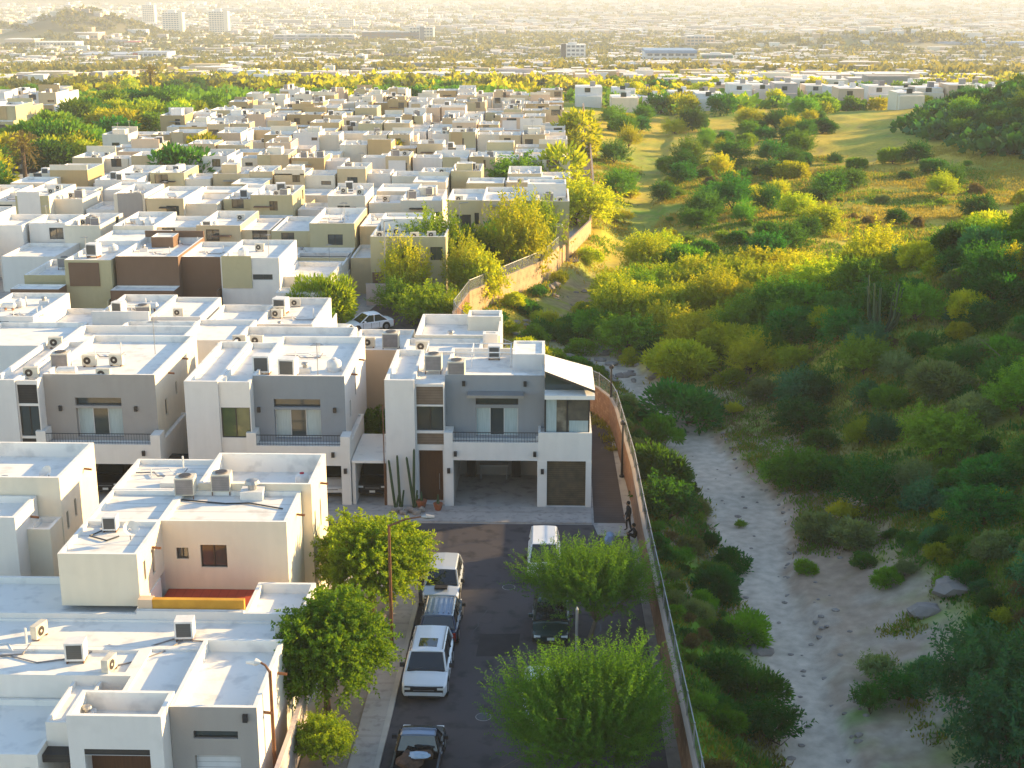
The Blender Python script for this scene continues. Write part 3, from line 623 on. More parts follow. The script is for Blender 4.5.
# glass corner room
def gr(b):
    x0, x1, y0, y1, z0, z1 = -.1, 2.45, Yf + .35, 82.2, 4.55, 6.72
    for x in (x0, (x0 + x1) / 2, x1): b.box(x - .04, x + .04, y0 - .04, y0 + .04, z0, z1, 'black_metal')
    for y in (79.4, 80.8, y1): b.box(x1 - .04, x1 + .04, y - .04, y + .04, z0, z1, 'black_metal')
    for z in (z0 + .02, z1 - .04): b.box(x0, x1, y0 - .03, y0 + .03, z - .03, z + .03, 'black_metal'); b.box(x1 - .03, x1 + .03, y0, y1, z - .031, z + .029, 'black_metal')
B.add('glass_room_frame', gr)
B.add('glass_room_pane', lambda b: (b.poly([(-.1, Yf + .36, 4.56), (.55, Yf + .36, 4.56), (.55, Yf + .36, 6.7), (-.1, Yf + .36, 6.7)], 'curtain'), b.poly([(.55, Yf + .36, 4.56), (1.3, Yf + .36, 4.56), (1.3, Yf + .36, 6.7), (.55, Yf + .36, 6.7)], 'glass_warm'), b.poly([(1.3, Yf + .36, 5.3), (2.45, Yf + .36, 5.3), (2.45, Yf + .36, 6.7), (1.3, Yf + .36, 6.7)], 'glass_warm'), b.poly([(1.3, Yf + .36, 4.56), (2.45, Yf + .36, 4.56), (2.45, Yf + .36, 5.3), (1.3, Yf + .36, 5.3)], 'curtain'), b.poly([(2.451, Yf + .36, 4.56), (2.451, 82.2, 4.56), (2.451, 82.2, 6.7), (2.451, Yf + .36, 6.7)], 'glass')))
B.wall.box(-.12, 2.4, 82.2, 84.4, 4.5, 6.8, 'stucco_cool')
B.add('canopy_slab', lambda b: b.box(-.145, 2.75, Yf - .35, 82.6, 6.78, 7.02, 'roof'))
def slope(b):
    a, c, d, e = (-.14, 77.9, 8.3), (2.75, 77.35, 7.32), (2.72, 82.0, 7.42), (-.14, 81.7, 8.3)
    low = lambda p: (p[0], p[1], p[2] - .16)
    b.poly([a, c, d, e], 'roof'); b.poly([low(a), low(c), low(d), low(e)], 'frame_dark')
    for p, q in ((a, c), (c, d), (d, e), (e, a)): b.poly([p, q, low(q), low(p)], 'frame_dark')
B.add('sloped_roof', slope)
B.add('clerestory_pane', lambda b: b.poly([(-.13, 78.4, 7.03), (2.5, 78.4, 7.03), (2.5, 78.4, 7.22), (-.13, 78.4, 8.1)], 'glass'))
B.add('awning', lambda b: b.box(-4.68, -1.38, Yf + .35, Yf + 1.295, 6.62, 6.78, 'steel'))
sconce(B, -5.35, Yf - .04, 3.35); sconce(B, -.7, Yf, 3.35); sconce(B, -4.9, Yf + 1.3, 7.25); sconce(B, -1.3, Yf + 1.3, 7.25); sconce(B, -5.75, Yf - .04, 2.3); sconce(B, -.25, Yf - .05, 2.3)
def perg(b):
    z = 8.25
    for x in (-7.4, -4.6, -2.25): 
        for y in (82.2, 84.4): b.tube((x, y, 7.36), (x, y, z), .03, m='white_metal', n=6)
    for y in (82.2, 84.4): b.tube((-7.5, y, z), (-2.2, y, z), .035, m='white_metal', n=6)
    for x in (-7.4, -4.6, -2.25): b.tube((x, 82.2, z), (x, 84.4, z), .03, m='white_metal', n=6)
B.add('roof_railing', perg)
B.add('roof_slab', lambda b: b.box(-4.9, -1.2, Yf + 1.55, Yf + 1.95, 7.5, 7.72, 'roof'))
# rear volumes
B.block(-9.4, -4.3, 87.2, 91.0, 0, 6.9, 'stucco_white', par=.35); B.block(-8.9, -3.2, 91.0, 97.2, 0, 7.1, 'stucco_cream', par=.7)
B.block(-9.41, -4.28, 84.6, 87.2, 0, 6.2, 'stucco_white', par=.2); B.block(-4.28, 2.3, 85.6, 92.2, 0, 3.6, 'stucco_white', par=.3); B.block(-4.3, -3.3, 90.2, 91.0, 0, 7.4, 'stucco_white', par=.2)
B.block(-5.6, -3.25, 95.2, 97.25, 0, 7.4, 'stucco_cream', par=.3)
B.finish()
equip('top', -6.8, 80.6, 7.42, 'left of the two grey rooftop air conditioners on the main white house')
equip('top', -5.35, 79.4, 7.37, 'right of the two grey rooftop air conditioners on the main white house')
equip('top', -10.7, 92.6, 5.65, 'grey rooftop air conditioner alone behind the main white house tower', sc=1.1); equip('split', -8.2, 88.7, 6.56, 'small condenser on the rear roof of the main white house')
equip('dark', -3.3, 84.0, 7.36, 'pale box cooler under the railing of the main house roof', sc=.75); equip('vent', -6.6, 92.6, 6.42, 'round vent on the rearmost roof of the main white house')
# ---- the two similar houses to the left (front at Y = 77.6)
def sister(x0, x1, gx, label, grey, green_win):
    B = Bld('modern_house', label, 'house', ((x0 + x1) / 2, Yf, 0)); tw = x0 + (gx - x0) * .52
    B.block(x0, tw, Yf, 87, 0, 7.62, 'stucco_cool', par=.4)
    gw = [(tw + .06, gx - .06, 4.15, 6.0, 'green' if green_win else 'win', .12)]
    if not green_win: gw += [(tw + .06, gx - .06, 6.15, 7.3, 'siding_dark', .05), (tw + .06, gx - .06, 2.9, 4.0, 'siding_dark', .05)]
    B.block(tw, gx, Yf + .15, 87, 0, 7.55, 'stucco_white', {'S': gw + [(tw + .3, gx - .3, .1, 2.5, 'door', .3)]}, par=.35)
    c = (gx + x1) / 2
    B.block(gx, x1 - .35, Yf + 1.1, 88.2, 2.8, 7.68, grey, {'S': [(c - 1.7, c + 1.05, 3.8, 5.6, 'slider', .35), (c - 1.7, c + 1.05, 5.75, 6.25, 'slit', .3)], 'E': [(80.5, 81.0, 4.6, 5.6, 'win'), (83, 83.4, 5.2, 6.0, 'win')]}, par=.42, mats={'E': 'stucco_cream' if grey != 'stucco_grey' else 'stucco_cool'})
    B.block(gx - .3, x1, Yf, 84, 0, 3.72, 'stucco_white', {'S': [(gx + .2, x1 - .55, .02, 2.5, 'open', 5.6)]}, par=.12, t=.15)
    B.wall.box(gx - .32, gx + .25, Yf - .02, Yf + 1.05, 3.7, 4.5, 'stucco_white'); B.wall.box(x1 - .55, x1 + .02, Yf - .02, Yf + 1.05, 3.72, 4.3, 'stucco_white')
    railing(B, gx + .25, x1 - .55, Yf + .07, 3.72, 4.35); sconce(B, x1 - 1.0, Yf, 3.2); sconce(B, c - 2.6, Yf + 1.1, 5.6); sconce(B, c + 1.9, Yf + 1.1, 5.6); sconce(B, x1 - .3, Yf, 2.2)
    spout(B, x1 - .35, 81.6, 7.0); spout(B, x1 - .35, 85.0, 7.0)
    B.block(x0 + .3, x1 - 1.6, 88.2, 93.6, 0, 7.0, 'stucco_white', par=.5); B.block(x0 + .3, gx + 1, 87, 88.2, 0, 5, 'stucco_white', par=.3)
    if green_win:
        def pg(b):
            for i in range(9): b.box(tw + .05 + i * .3, tw + .17 + i * .3, Yf - 1.0, Yf + .14, 2.95, 3.1, 'black_metal')
        B.add('pergola', pg)
    return B.finish()
sister(-21.1, -11.55, -17.3, 'white house with grey upper front, green-tinted window and black slatted pergola', 'stucco_grey', True)
sister(-32.4, -22.75, -29.75, 'white house with taupe upper front at the left edge, glass balcony door', 'stucco_taupe', False)
for a in (('dark', -17.1, 80.6, 7.26, 'left dark-grilled cooler above the grey-fronted house'), ('dark', -15.4, 79.9, 7.26, 'right dark-grilled cooler above the grey-fronted house'),
          ('tank', -12.9, 81.4, 7.26, 'white domed tank at the right corner of the grey-fronted house roof'), ('vent', -14.6, 81.0, 7.26, 'vent on the grey-fronted house roof left of the domed tank'),
          ('top', -29.4, 81.0, 7.26, 'dark-faced rooftop unit above the taupe-fronted house'), ('split', -28.0, 82.0, 7.26, 'condenser just right of the dark unit on the taupe house'),
          ('split', -26.4, 82.2, 7.26, 'second condenser right of the dark unit on the taupe house'), ('split', -30.6, 79.2, 7.26, 'condenser at the left front edge of the taupe house roof'),
          ('split', -26.2, 79.0, 7.26, 'condenser at the middle front edge of the taupe house roof'), ('split', -31.6, 86.4, 7.26, 'condenser at the far left rear of the taupe house roof'),
          ('split', -20.6, 90.2, 6.5, 'left of two condensers standing side by side behind the houses'), ('split', -19.4, 90.2, 6.5, 'right of two condensers standing side by side behind the houses')):
    equip(*a, rz=random.Random(a[4]).uniform(-.15, .15))
# carport between the grey-fronted house and the main house, with a wall and lawn behind
B = Bld('garden_annex', 'low white annex with a peach front behind the carport lawn', 'annex', (-11.4, 91.5, 0)); B.block(-13.4, -9.5, 91.2, 97.0, 0, 6.0, 'stucco_white', par=.35, mats={'S': 'stucco_peach'}); B.finish()
equip('split', -12.3, 93.2, 5.65, 'small condenser on the white annex behind the carport')
B = Bld('carport', 'white flat-roofed carport holding a black car between two houses', 'carport', (-10.8, Yf, 0))
B.add('roof', lambda b: b.box(-11.5, -9.46, Yf + .1, 82.8, 2.65, 2.8, 'roof')); B.wall.box(-11.5, -11.3, Yf + .2, 83, 0, 2.64, 'stucco_white'); B.wall.box(-11.3, -9.5, 82.6, 82.8, 0, 2.63, 'stucco_taupe')
B.add('post', lambda b: b.box(-9.56, -9.46, Yf + .12, Yf + .22, 0, 2.64, 'rust_metal')); B.add('mast', lambda b: b.tube((-9.55, Yf + .0, 0), (-9.55, Yf, 6.3), .035, m='rust_metal', n=6)); B.finish()
sheet('lawn', [(-11.4, 83.1), (-9.5, 83.1), (-9.5, 91.1), (-11.4, 91.1)], .05, 'lawn')
sheet('lawn', [(-22.6, 79.8), (-21.2, 79.8), (-21.2, 92), (-22.6, 92)], .05, 'lawn')
b = MB(); b.box(-22.7, -21.15, 92.2, 92.4, 0, 3.4, 'ochre'); b.box(-22.7, -21.15, 92.4, 93.0, 0, 6, 'stucco_cream'); tag(b.build('garden_wall'), 'ochre garden wall closing the narrow gap between grey and taupe houses', 'wall')
b = MB(); b.box(-22.7, -21.12, Yf + .1, 79.8, 2.3, 2.42, 'siding_dark'); b.box(-22.7, -22.62, Yf + .2, Yf + .28, 0, 2.3, 'siding_dark'); b.box(-21.2, -21.12, Yf + .2, Yf + .28, 0, 2.3, 'siding_dark'); tag(b.build('shade_canopy'), 'black flat canopy over the gap left of the grey-fronted house', 'canopy')

# ================================================================== near left: the one-storey house in the corner
B = Bld('courtyard_house', 'sprawling one-storey white house with many flat roofs in the lower left corner', 'house', (-16, 50, 0))
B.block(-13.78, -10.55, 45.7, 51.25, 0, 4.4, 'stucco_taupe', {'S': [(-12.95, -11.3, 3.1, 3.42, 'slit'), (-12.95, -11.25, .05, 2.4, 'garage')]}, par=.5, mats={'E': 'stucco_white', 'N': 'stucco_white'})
B.block(-17.25, -13.8, 44.7, 46.6, 0, 4.55, 'stucco_white', {'S': [(-16.7, -14.3, .05, 2.95, 'door', .7), (-16.7, -14.3, 2.96, 3.2, 'siding_dark', .02)]}, par=.75, mats={'S': 'stucco_cool'})
B.block(-25.5, -18.4, 44.6, 48.7, 0, 3.0, 'stucco_white', {}, par=.25, t=.14); B.add('entry_lintel', lambda b: b.box(-18.38, -17.26, 45.0, 48.5, 2.45, 2.75, 'siding_dark'))
B.block(-18.39, -17.26, 45.6, 49.3, 2.76, 3.75, 'stucco_white', par=.2, t=.1)
B.block(-25.6, -16.1, 48.75, 51.2, 0, 4.0, 'stucco_white', par=.12, t=.3); B.block(-16.1, -13.82, 47.2, 51.24, 0, 4.0, 'stucco_white', par=.1, t=.2)
B.block(-25.62, -10.58, 51.26, 53.8, 0, 3.98, 'stucco_white', par=.1, t=.12, roof='roof')
B.block(-25.62, -17.3, 53.8, 57.6, 0, 4.2, 'stucco_white', par=.3, t=.17); B.block(-12.75, -10.2, 53.8, 57.0, 0, 4.3, 'stucco_white', par=.45, t=.17)
B.block(-17.3, -12.75, 53.8, 54.05, 0, 4.35, 'stucco_white', par=.02, t=.05)
B.wall.box(-17.25, -12.8, 54.05, 58.3, 2.6, 2.8, 'concrete'); B.add('terrace_floor', lambda b: b.poly([(-17.2, 54.1, 3.3), (-12.8, 54.1, 3.3), (-12.8, 58.4, 3.3), (-17.2, 58.4, 3.3)], 'red_tile'))
B.add('terrace_wall', lambda b: b.box(-16.7, -12.78, 54.1, 54.35, 3.3, 4.75, 'ochre')); B.wall.box(-17.3, -16.7, 54.06, 54.5, 3.3, 4.75, 'stucco_peach')
spout(B, -10.55, 49.6, 3.75); spout(B, -10.55, 46.8, 3.6)
sconce(B, -10.98, 45.7, 4.0); sconce(B, -18.8, 44.6, 2.3); B.finish()
for a in (('dark', -14.85, 52.25, 3.88, 'grey-grilled box cooler below the ochre terrace wall', .75), ('dark', -18.7, 50.2, 3.88, 'dark-grilled cooler in the middle of the lower left roofs', .75), ('split', -10.95, 52.6, 3.88, 'small condenser near the tree at the right roof edge', .7, 1.3),
          ('split', -17.1, 49.3, 3.9, 'condenser turned sideways behind the entrance block', .9, 1.4), ('split', -20.9, 52.2, 3.88, 'condenser turned sideways at the left edge of the corner house roof', .9, 1.3), ('vent', -20.6, 56.0, 3.9, 'box vent casting a long shadow on the upper left corner roof', 1.0),
          ('vent', -16.9, 45.9, 3.8, 'vent tucked inside the entrance block parapet', .8)):
    equip(a[0], a[1], a[2], a[3], a[4], rz=a[6] if len(a) > 6 else .08, sc=a[5])
for pts, lab in ((((-19, 50.3), (-20.2, 49.9), (-21.6, 50.5), (-23.2, 50.0), (-25, 50.3)), 'thin pipes running left from the dark cooler on the corner roof'), (((-14.6, 52), (-13.6, 51.9), (-12, 51.6)), 'short cable trailing right from the cooler under the terrace'),
                 (((-18.6, 50.6), (-17.8, 51.5), (-16.6, 51.0), (-15.2, 52.2)), 'curved black cable between the two coolers on the corner roof'), (((-17.2, 49.6), (-16.2, 50.2), (-15.4, 51.0), (-14.9, 52.0)), 'cable rising diagonally to the cooler below the ochre wall')):
    b = MB(); b.path([(x, y, 3.92) for x, y in pts], [.03] * len(pts), 'ac_grey', 6); tag(b.build('roof_pipe'), lab, 'pipe')
# ================================================================== near left: two-storey cream house
B = Bld('corner_house', 'two-storey cream house with seamed roof behind the red-tiled terrace', 'house', (-16, 62, 0))
B.block(-17.35, -11.68, 58.45, 62.4, 0, 6.6, 'stucco_cream', {'S': [(-15.65, -14.45, 4.35, 5.45, 'win'), (-16.75, -16.2, 4.75, 5.3, 'win')]}, par=.18, t=.15, roof='roof_seams')
B.block(-20.75, -17.35, 54.6, 58.45, 4.2, 6.6, 'stucco_cream', {'E': [(55.4, 55.7, 5.0, 5.9, 'win'), (56.7, 57.1, 4.7, 5.9, 'win')]}, par=.2, t=.15, roof='roof_seams')
B.block(-20.76, -17.35, 58.45, 62.4, 0, 6.6, 'stucco_white', par=.2, t=.15, roof='roof_seams')
B.block(-20.77, -16.6, 62.4, 66.8, 0, 6.62, 'stucco_white', par=.25, t=.16, roof='roof_seams')
B.block(-16.6, -11.2, 62.4, 66.9, 0, 6.95, 'stucco_cream', {'E': [(63.0, 63.3, 3.9, 5.3, 'win'), (64.6, 64.9, 3.9, 5.3, 'win')]}, par=.95, t=.17)
spout(B, -11.66, 60.9, 6.0); spout(B, -11.18, 64.9, 6.1); spout(B, -17.33, 56.8, 6.0)
B.add('roof_curb', lambda b: (b.box(-18.6, -17.3, 62.9, 64.0, 6.38, 6.75, 'stucco_white'), b.box(-16.9, -16.0, 62.6, 63.8, 6.4, 6.78, 'stucco_white'))); B.finish()
for a in (('top', -17.1, 62.0, 6.42, 'left grey-slatted air conditioner on the cream house roof'), ('top', -15.5, 62.55, 6.0 + .42, 'right grey-slatted air conditioner on the cream house roof'), ('dark', -19.4, 57.7, 6.4, 'small low grilled box at the left edge of the cream house roof', .62),
          ('vent', -13.9, 61.9, 6.42, 'white vent block right of the air conditioners on the cream roof', 1.5)):
    equip(a[0], a[1], a[2], a[3], a[4], rz=.06, sc=a[5] if len(a) > 5 else .9)
t = equip('tank', -12.1, 65.0, 6.0, 'small white water tank with a red lid on the cream house roof', sc=.75)
for c in t.children:
    if c.name.startswith('lid'):
        c.data = c.data.copy(); c.data.materials[0] = MATS['red_paint']; tag(c, 'bright red lid')
for pts, lab in ((((-17.4, 61.5), (-16.0, 61.2), (-15.0, 61.0), (-13.9, 61.1), (-12.2, 60.4)), 'dark hose snaking across the cream roof below the vent block'), (((-20.0, 58.3), (-19.7, 57.6), (-20.1, 56.9), (-19.2, 56.4), (-18.8, 56.9)), 'coiled black cable by the low grilled box on the cream roof')):
    b = MB(); b.path([(x, y, 6.47) for x, y in pts], [.035] * len(pts), 'black_metal', 6); tag(b.build('roof_cable'), lab, 'cable')
# ================================================================== far left edge house
B = Bld('side_house', 'cream house cut off by the left edge of the photo with a dish', 'house', (-27, 63, 0))
B.block(-31, -24.6, 59.9, 62.8, 0, 6.1, 'stucco_white', par=.35, t=.17); B.block(-31, -23.45, 62.85, 68.2, 0, 7.0, 'stucco_cream', {'E': [(63.4, 63.7, 4.1, 5.0, 'win'), (64.6, 64.9, 4.3, 5.2, 'win')]}, par=.75, t=.17)
B.block(-24.6, -23.5, 61.2, 62.85, 0, 5.0, 'stucco_cream', par=.25); spout(B, -24.58, 61.8, 5.4); spout(B, -23.43, 66.4, 6.2); B.finish()
r = empty('satellite_dish', (-24.4, 64.1, 6.25), 'white satellite dish on the cream house at the left edge', 'dish')
b = MB(); b.tube((-24.4, 64.1, 6.25), (-24.4, 64.1, 6.7), .04, m='steel'); b.build('mast', r)
b = MB(); b.tube((-24.4, 64.05, 6.72), (-24.5, 63.9, 6.88), .1, .38, 'tank_white', 16, cap=False); b.build('dish', r)
equip('vent', -26.4, 63.6, 6.25, 'curled pipe vent left of the satellite dish', sc=.9)
for k_, x_, y_, z_, l_ in (('pipes', -27.8, 84.5, 7.26, 'tangle of grey pipes at the rear of the taupe house roof'), ('pipes', -15.2, 84.6, 7.26, 'grey and white pipes at the rear of the grey-fronted house roof'), ('pipes', -13.6, 91.0, 6.5, 'pipes on the low roof behind the grey-fronted house'),
                         ('antenna', -13.6, 79.6, 7.26, 'thin aerial on the front right of the grey-fronted house roof'), ('antenna', -24.8, 85.0, 7.26, 'thin aerial at the rear right of the taupe house roof'), ('pipes', -22.0, 50.9, 3.9, 'pipes and stubs on the left part of the corner roofs'),
                         ('pipes', -19.0, 65.2, 6.4, 'pipes on the rear left roof of the cream house'), ('gas', -28.6, 79.6, 7.26, 'white gas cylinder near the front of the taupe house roof'), ('dish', -18.2, 56.6, 6.42, 'small dish on the left wing of the cream house')):
    equip(k_, x_, y_, z_, l_, rz=.2)
# ================================================================== houses beside the far lane
def tan_house(x0, x1, y0, y1, h, label, m, m2):
    B = Bld('tan_house', label, 'house', ((x0 + x1) / 2, y0, 0)); w_ = x1 - x0
    return B
B = Bld('tan_house', 'tan and brown two-storey house behind the trees, orange lower wall', 'house', (-13.5, 133, 0))
B.block(-17.2, -9.9, 133.5, 143, 0, 6.2, 'stucco_olive', {'S': [(-14.2, -12.6, 3.9, 5.2, 'win'), (-11.4, -10.2, 3.9, 5.2, 'win')]}, par=.5); B.block(-17.1, -12.0, 133.45, 133.495, 0, 2.7, 'stucco_brown', par=.01, t=.01)
B.block(-16.8, -11.6, 139, 142.9, 5.8, 7.0, 'stucco_white', par=.3); B.wall.box(-17.4, -15.2, 130.8, 131.0, 0, 2.1, 'stucco_pink')
r = B.finish()
for x, y in ((-16.4, 135), (-13, 134.6), (-11.4, 135.2), (-15, 137)): clutter(r, 'split', x, y, 5.72, .2)
B = Bld('tan_house', 'wide tan house with balcony and dark carport at the end of the lane', 'house', (-4.5, 153, 0))
B.block(-11.2, -7.3, 154.2, 163, 0, 6.6, 'stucco_olive', {'S': [(-10.2, -8.6, 3.6, 5.0, 'win'), (-8.2, -7.7, 3.9, 5.2, 'win')]}, par=.5)
B.block(-7.3, -1.2, 153.4, 164, 0, 6.7, 'stucco_beige', {'S': [(-5.1, -3.5, 4.3, 5.6, 'slider', .2), (-6.7, -1.9, 0.02, 2.5, 'open', 6)]}, par=.5)
B.block(-1.2, 2.3, 153.8, 163.5, 0, 6.6, 'stucco_olive', {'S': [(-.2, 1.2, 3.5, 4.9, 'win')], 'E': [(156, 157, 3.6, 4.8, 'win'), (160, 161, 3.6, 4.8, 'win')]}, par=.6); B.block(-.9, 1.6, 151.4, 153.75, 0, 4.2, 'stucco_beige', par=.3)
B.block(-2.4, 2.0, 159.5, 163.4, 6.0, 7.7, 'stucco_white', par=.3); B.add('awning', lambda b: b.box(-6.6, -2.3, 152.6, 153.39, 6.1, 6.22, 'steel')); r = B.finish()
for x, y, k in ((-10, 156, 'split'), (-8.6, 155.6, 'gas'), (-5, 156, 'split'), (-3.2, 155.2, 'split'), (0, 155.6, 'top'), (1.4, 155.5, 'split')): clutter(r, k, x, y, 6.1, .1)

# ================================================================== ordinary estate houses in rows
RS = random.Random(11)
MATW = {'stucco_white': 'white', 'stucco_cool': 'pale grey', 'stucco_cream': 'cream', 'stucco_beige': 'sand', 'stucco_tan': 'tan', 'stucco_taupe': 'taupe', 'stucco_grey': 'grey', 'stucco_brown': 'brown', 'stucco_olive': 'khaki',
        'stucco_peach': 'peach', 'stucco_plum': 'plum', 'stucco_yellow': 'yellow', 'stucco_dark': 'charcoal', 'stucco_pink': 'rose', 'red_paint': 'red'}
def estate_house(x0, w_, Yf, facing, row, idx, pal, det, group, where, low=False, dp=15.6):
    R = RS; a = R.choice(pal); c = R.choice(['stucco_white', 'stucco_cream', a, a]); acc = R.choice(pal + (['stucco_brown', 'stucco_taupe'] if Yf < 170 else ['stucco_tan']))
    mir = facing == 'N'
    def Y(u, v): return (Yf - v, Yf - u) if mir else (Yf + u, Yf + v)
    lab = f'{MATW[a]} house, {ordw(idx) if idx else "first"} from the {where} in {row}'
    B = Bld('estate_house', lab, 'house', (x0 + w_ / 2, Yf + (-7 if mir else 7), 0), group)
    sp = R.random() < .5; mw = w_ * R.uniform(.48, .62); h1 = R.uniform(5.4, 6.1); h2 = R.choice([R.uniform(5.0, 5.8), R.uniform(4.8, 5.4), 4.0])
    if low: h1 = R.uniform(4.9, 5.6); h2 = R.choice([R.uniform(4.4, 5.2), 4.2, 3.5])
    ax0, ax1 = (x0 + .12, x0 + mw) if sp else (x0 + w_ - mw, x0 + w_ - .12); bx0, bx1 = (x0 + mw, x0 + w_ - .12) if sp else (x0 + .12, x0 + w_ - mw)
    f = 'S'; tops = []; dm = R.uniform(.52, .66) * dp
    def wins(u0, u1, z0, z1, p):
        if R.random() > p or u1 - u0 < 2: return []
        cu = R.uniform(u0 + 1, u1 - 1); hw = R.uniform(.4, .9); z = R.uniform(z0, z1 - 1.2); return [(cu - hw, cu + hw, z, z + R.choice([.5, 1.1, 1.2]), 'win')]
    front = not mir
    y0, y1 = Y(0, dm)
    hs = {'S': wins(ax0, ax1, 3.6, 5.8, .85 if front else .6), 'E': wins(y0, y1, 3.6, 5.8, .5) if det > 1 else []}
    z = B.block(ax0, ax1, y0, y1, 0, h1, a, hs, par=R.uniform(.3, .75), mats={'E': c if R.random() < .5 else a}); tops.append((ax0, ax1, y0, y1, z))
    y0, y1 = Y(R.uniform(.6, 2.2), dm - R.uniform(0, 1.5))
    z = B.block(bx0, bx1, y0, y1, 0, h2, c, {'S': wins(bx0, bx1, 3.6, 5.4, .6) if h2 > 5 else []}, par=R.uniform(.3, .6)); tops.append((bx0, bx1, y0, y1, z))
    y0, y1 = Y(-2.1, -.004); gx0, gx1 = (ax0, ax1) if R.random() < .6 else (bx0, bx1)     # carport
    if front:
        z = B.block(gx0 - .02, gx1 + .02, y0, y1, 0, R.uniform(3.0, 3.6), R.choice([c, acc]), {'S': [(gx0 + .35, gx1 - .35, .02, 2.45, 'open', 2.0)]}, par=.12, t=.12)
    if R.random() < .55 and front:    # accent panel proud of the facade
        u0 = R.uniform(ax0, ax0 + .6); B.wall.box(u0, min(ax1 - .1, u0 + R.uniform(1.6, 3)), Yf - .09, Yf - .003, 3.3, h1 - R.uniform(-.5, .7), acc)
    y0, y1 = Y(dm + .003, dp)          # low rear wing and patio
    r0, r1 = (x0 + .12, x0 + w_ * R.uniform(.5, .75)) if R.random() < .5 else (x0 + w_ * R.uniform(.25, .5), x0 + w_ - .12)
    z = B.block(r0, r1, y0, y1, 0, R.choice([3.6, R.uniform(4.6, 5.4), R.uniform(4.8, 5.4)]), c, {}, par=.35); tops.append((r0, r1, y0, y1, z))
    if R.random() < .3:               # raised stair or tank parapet box
        t0 = R.uniform(ax0 + .3, ax1 - 2.4); yy = R.uniform(*sorted((Y(dm - 3, dm - 2.8)))) ; h = R.uniform(.4, 1.0)
        B.block(t0, t0 + 2.1, yy, yy + 2.2, h1 - .9, h1 + h, c, par=.12, t=.12)
    if R.random() < .5:                # long parapet fin
        B.wall.box(ax0, ax1, *sorted(Y(dm - .22, dm - .0)), h1 + .003, h1 + R.uniform(.3, .9), c)
    if R.random() < .35:
        ux = R.uniform(ax0 + .3, ax1 - 2.2); fy = (y0 if mir else Yf); B.add('awning', lambda b, ux=ux, yy=min(Y(0, dm)): b.box(ux, ux + 1.9, yy - .7, yy - .006, 4.55, 4.66, R.choice(['steel', 'siding_dark', 'stucco_brown'])))
    # side boundary wall
    sx = x0 + w_ - .06; B.wall.box(sx - .05, sx + .05, *sorted(Y(-2, dp)), 0, R.choice([2.4, 3.2]), c)
    r = B.finish()
    n = (R.choice([6, 7, 8]) if low else R.choice([3, 4, 5, 6])) if det else 2
    for k in range(n):
        q = tops[R.choice([0, 0, 1, 1, 2])]
        if q[4] < 5 and R.random() < .6: q = tops[0]
        xx = R.uniform(q[0] + .8, max(q[0] + .9, q[1] - .8)); yy = R.uniform(q[2] + .9, max(q[2] + 1, q[3] - .9))
        clutter(r, R.choice(['split', 'split', 'top', 'dark', 'gas', 'tank', 'vent', 'split', 'pipes', 'pipes', 'dish', 'antenna']), xx, yy, q[4], R.uniform(-.3, .3), R.uniform(.85, 1.1))
    return r
P_white = ['stucco_white', 'stucco_cool', 'stucco_cream', 'stucco_white', 'stucco_pink']; P_mix = ['stucco_white', 'stucco_taupe', 'stucco_olive', 'stucco_brown', 'stucco_plum', 'stucco_cream', 'stucco_white']
P_beige = ['stucco_beige', 'stucco_olive', 'stucco_white', 'stucco_cream', 'stucco_tan', 'stucco_beige']; P_far = ['stucco_cream', 'stucco_beige', 'stucco_tan', 'stucco_white', 'stucco_tan', 'stucco_peach', 'stucco_beige', 'stucco_olive']
def row(Yf, facing, xr, xl, pw, pal, det, name, where='boundary wall', low=False, dp=15.6):
    x = xr; i = 0
    while x - pw > xl and i < 24:
        wv = pw * RS.uniform(.92, 1.1)
        if (wv > 0): estate_house(x - wv, wv - .05, Yf + RS.uniform(-.5, .5), facing, name, i, pal, det, 'estate houses in ' + name, where, low, dp)
        x -= wv + (RS.uniform(1.0, 2.2) if RS.random() < .06 else 0); i += 1
def lim(Yv): return -.395 * Yv - 7
row(111.8, 'N', -17.6, lim(112), 8.9, P_white, 2, 'the row just behind the main houses', 'far sedan', True)
row(123.6, 'S', -19.6, lim(124), 9.2, P_mix, 2, 'the second frontage', 'far sedan')
row(152.0, 'N', -12.0, lim(150), 8.2, P_beige, 2, 'the row left of the wide tan house', 'lane')
row(161.5, 'S', -12.2, lim(161), 8.2, P_beige, 2, 'the third frontage', 'wide tan house')
names = ['fourth', 'fifth', 'sixth', 'seventh', 'eighth']
k = 0
for Yq in (200.5, 231.7, 262.9, 294.1, 325.3):
    xl = max(lim(Yq), -76 if Yq < 300 else -68)
    row(Yq - 9.5, 'N', 3.0, max(lim(Yq - 10), -74), 7.8, P_beige if Yq < 230 else P_far, 1, 'the back-facing row before the %s frontage' % names[k], dp=10.5 if k else 13)
    row(Yq, 'S', 3.2, xl, 7.6, P_beige if Yq < 230 else P_far, 1, 'the %s frontage' % names[k], dp=10.5)
    k += 1
for q, Yq in enumerate((262, 280, 298, 316, 333)):
    row(Yq, 'S' if q % 2 else 'N', -104 - q * 2, -126 - q * 8, 8.4, P_far, 0, 'the %s row beyond the green belt' % ['nearest', 'second', 'third', 'fourth', 'fifth'][q], 'green belt')
for q in PROTO.values():
    for c in list(q.children): bpy.data.objects.remove(c)
    bpy.data.objects.remove(q)
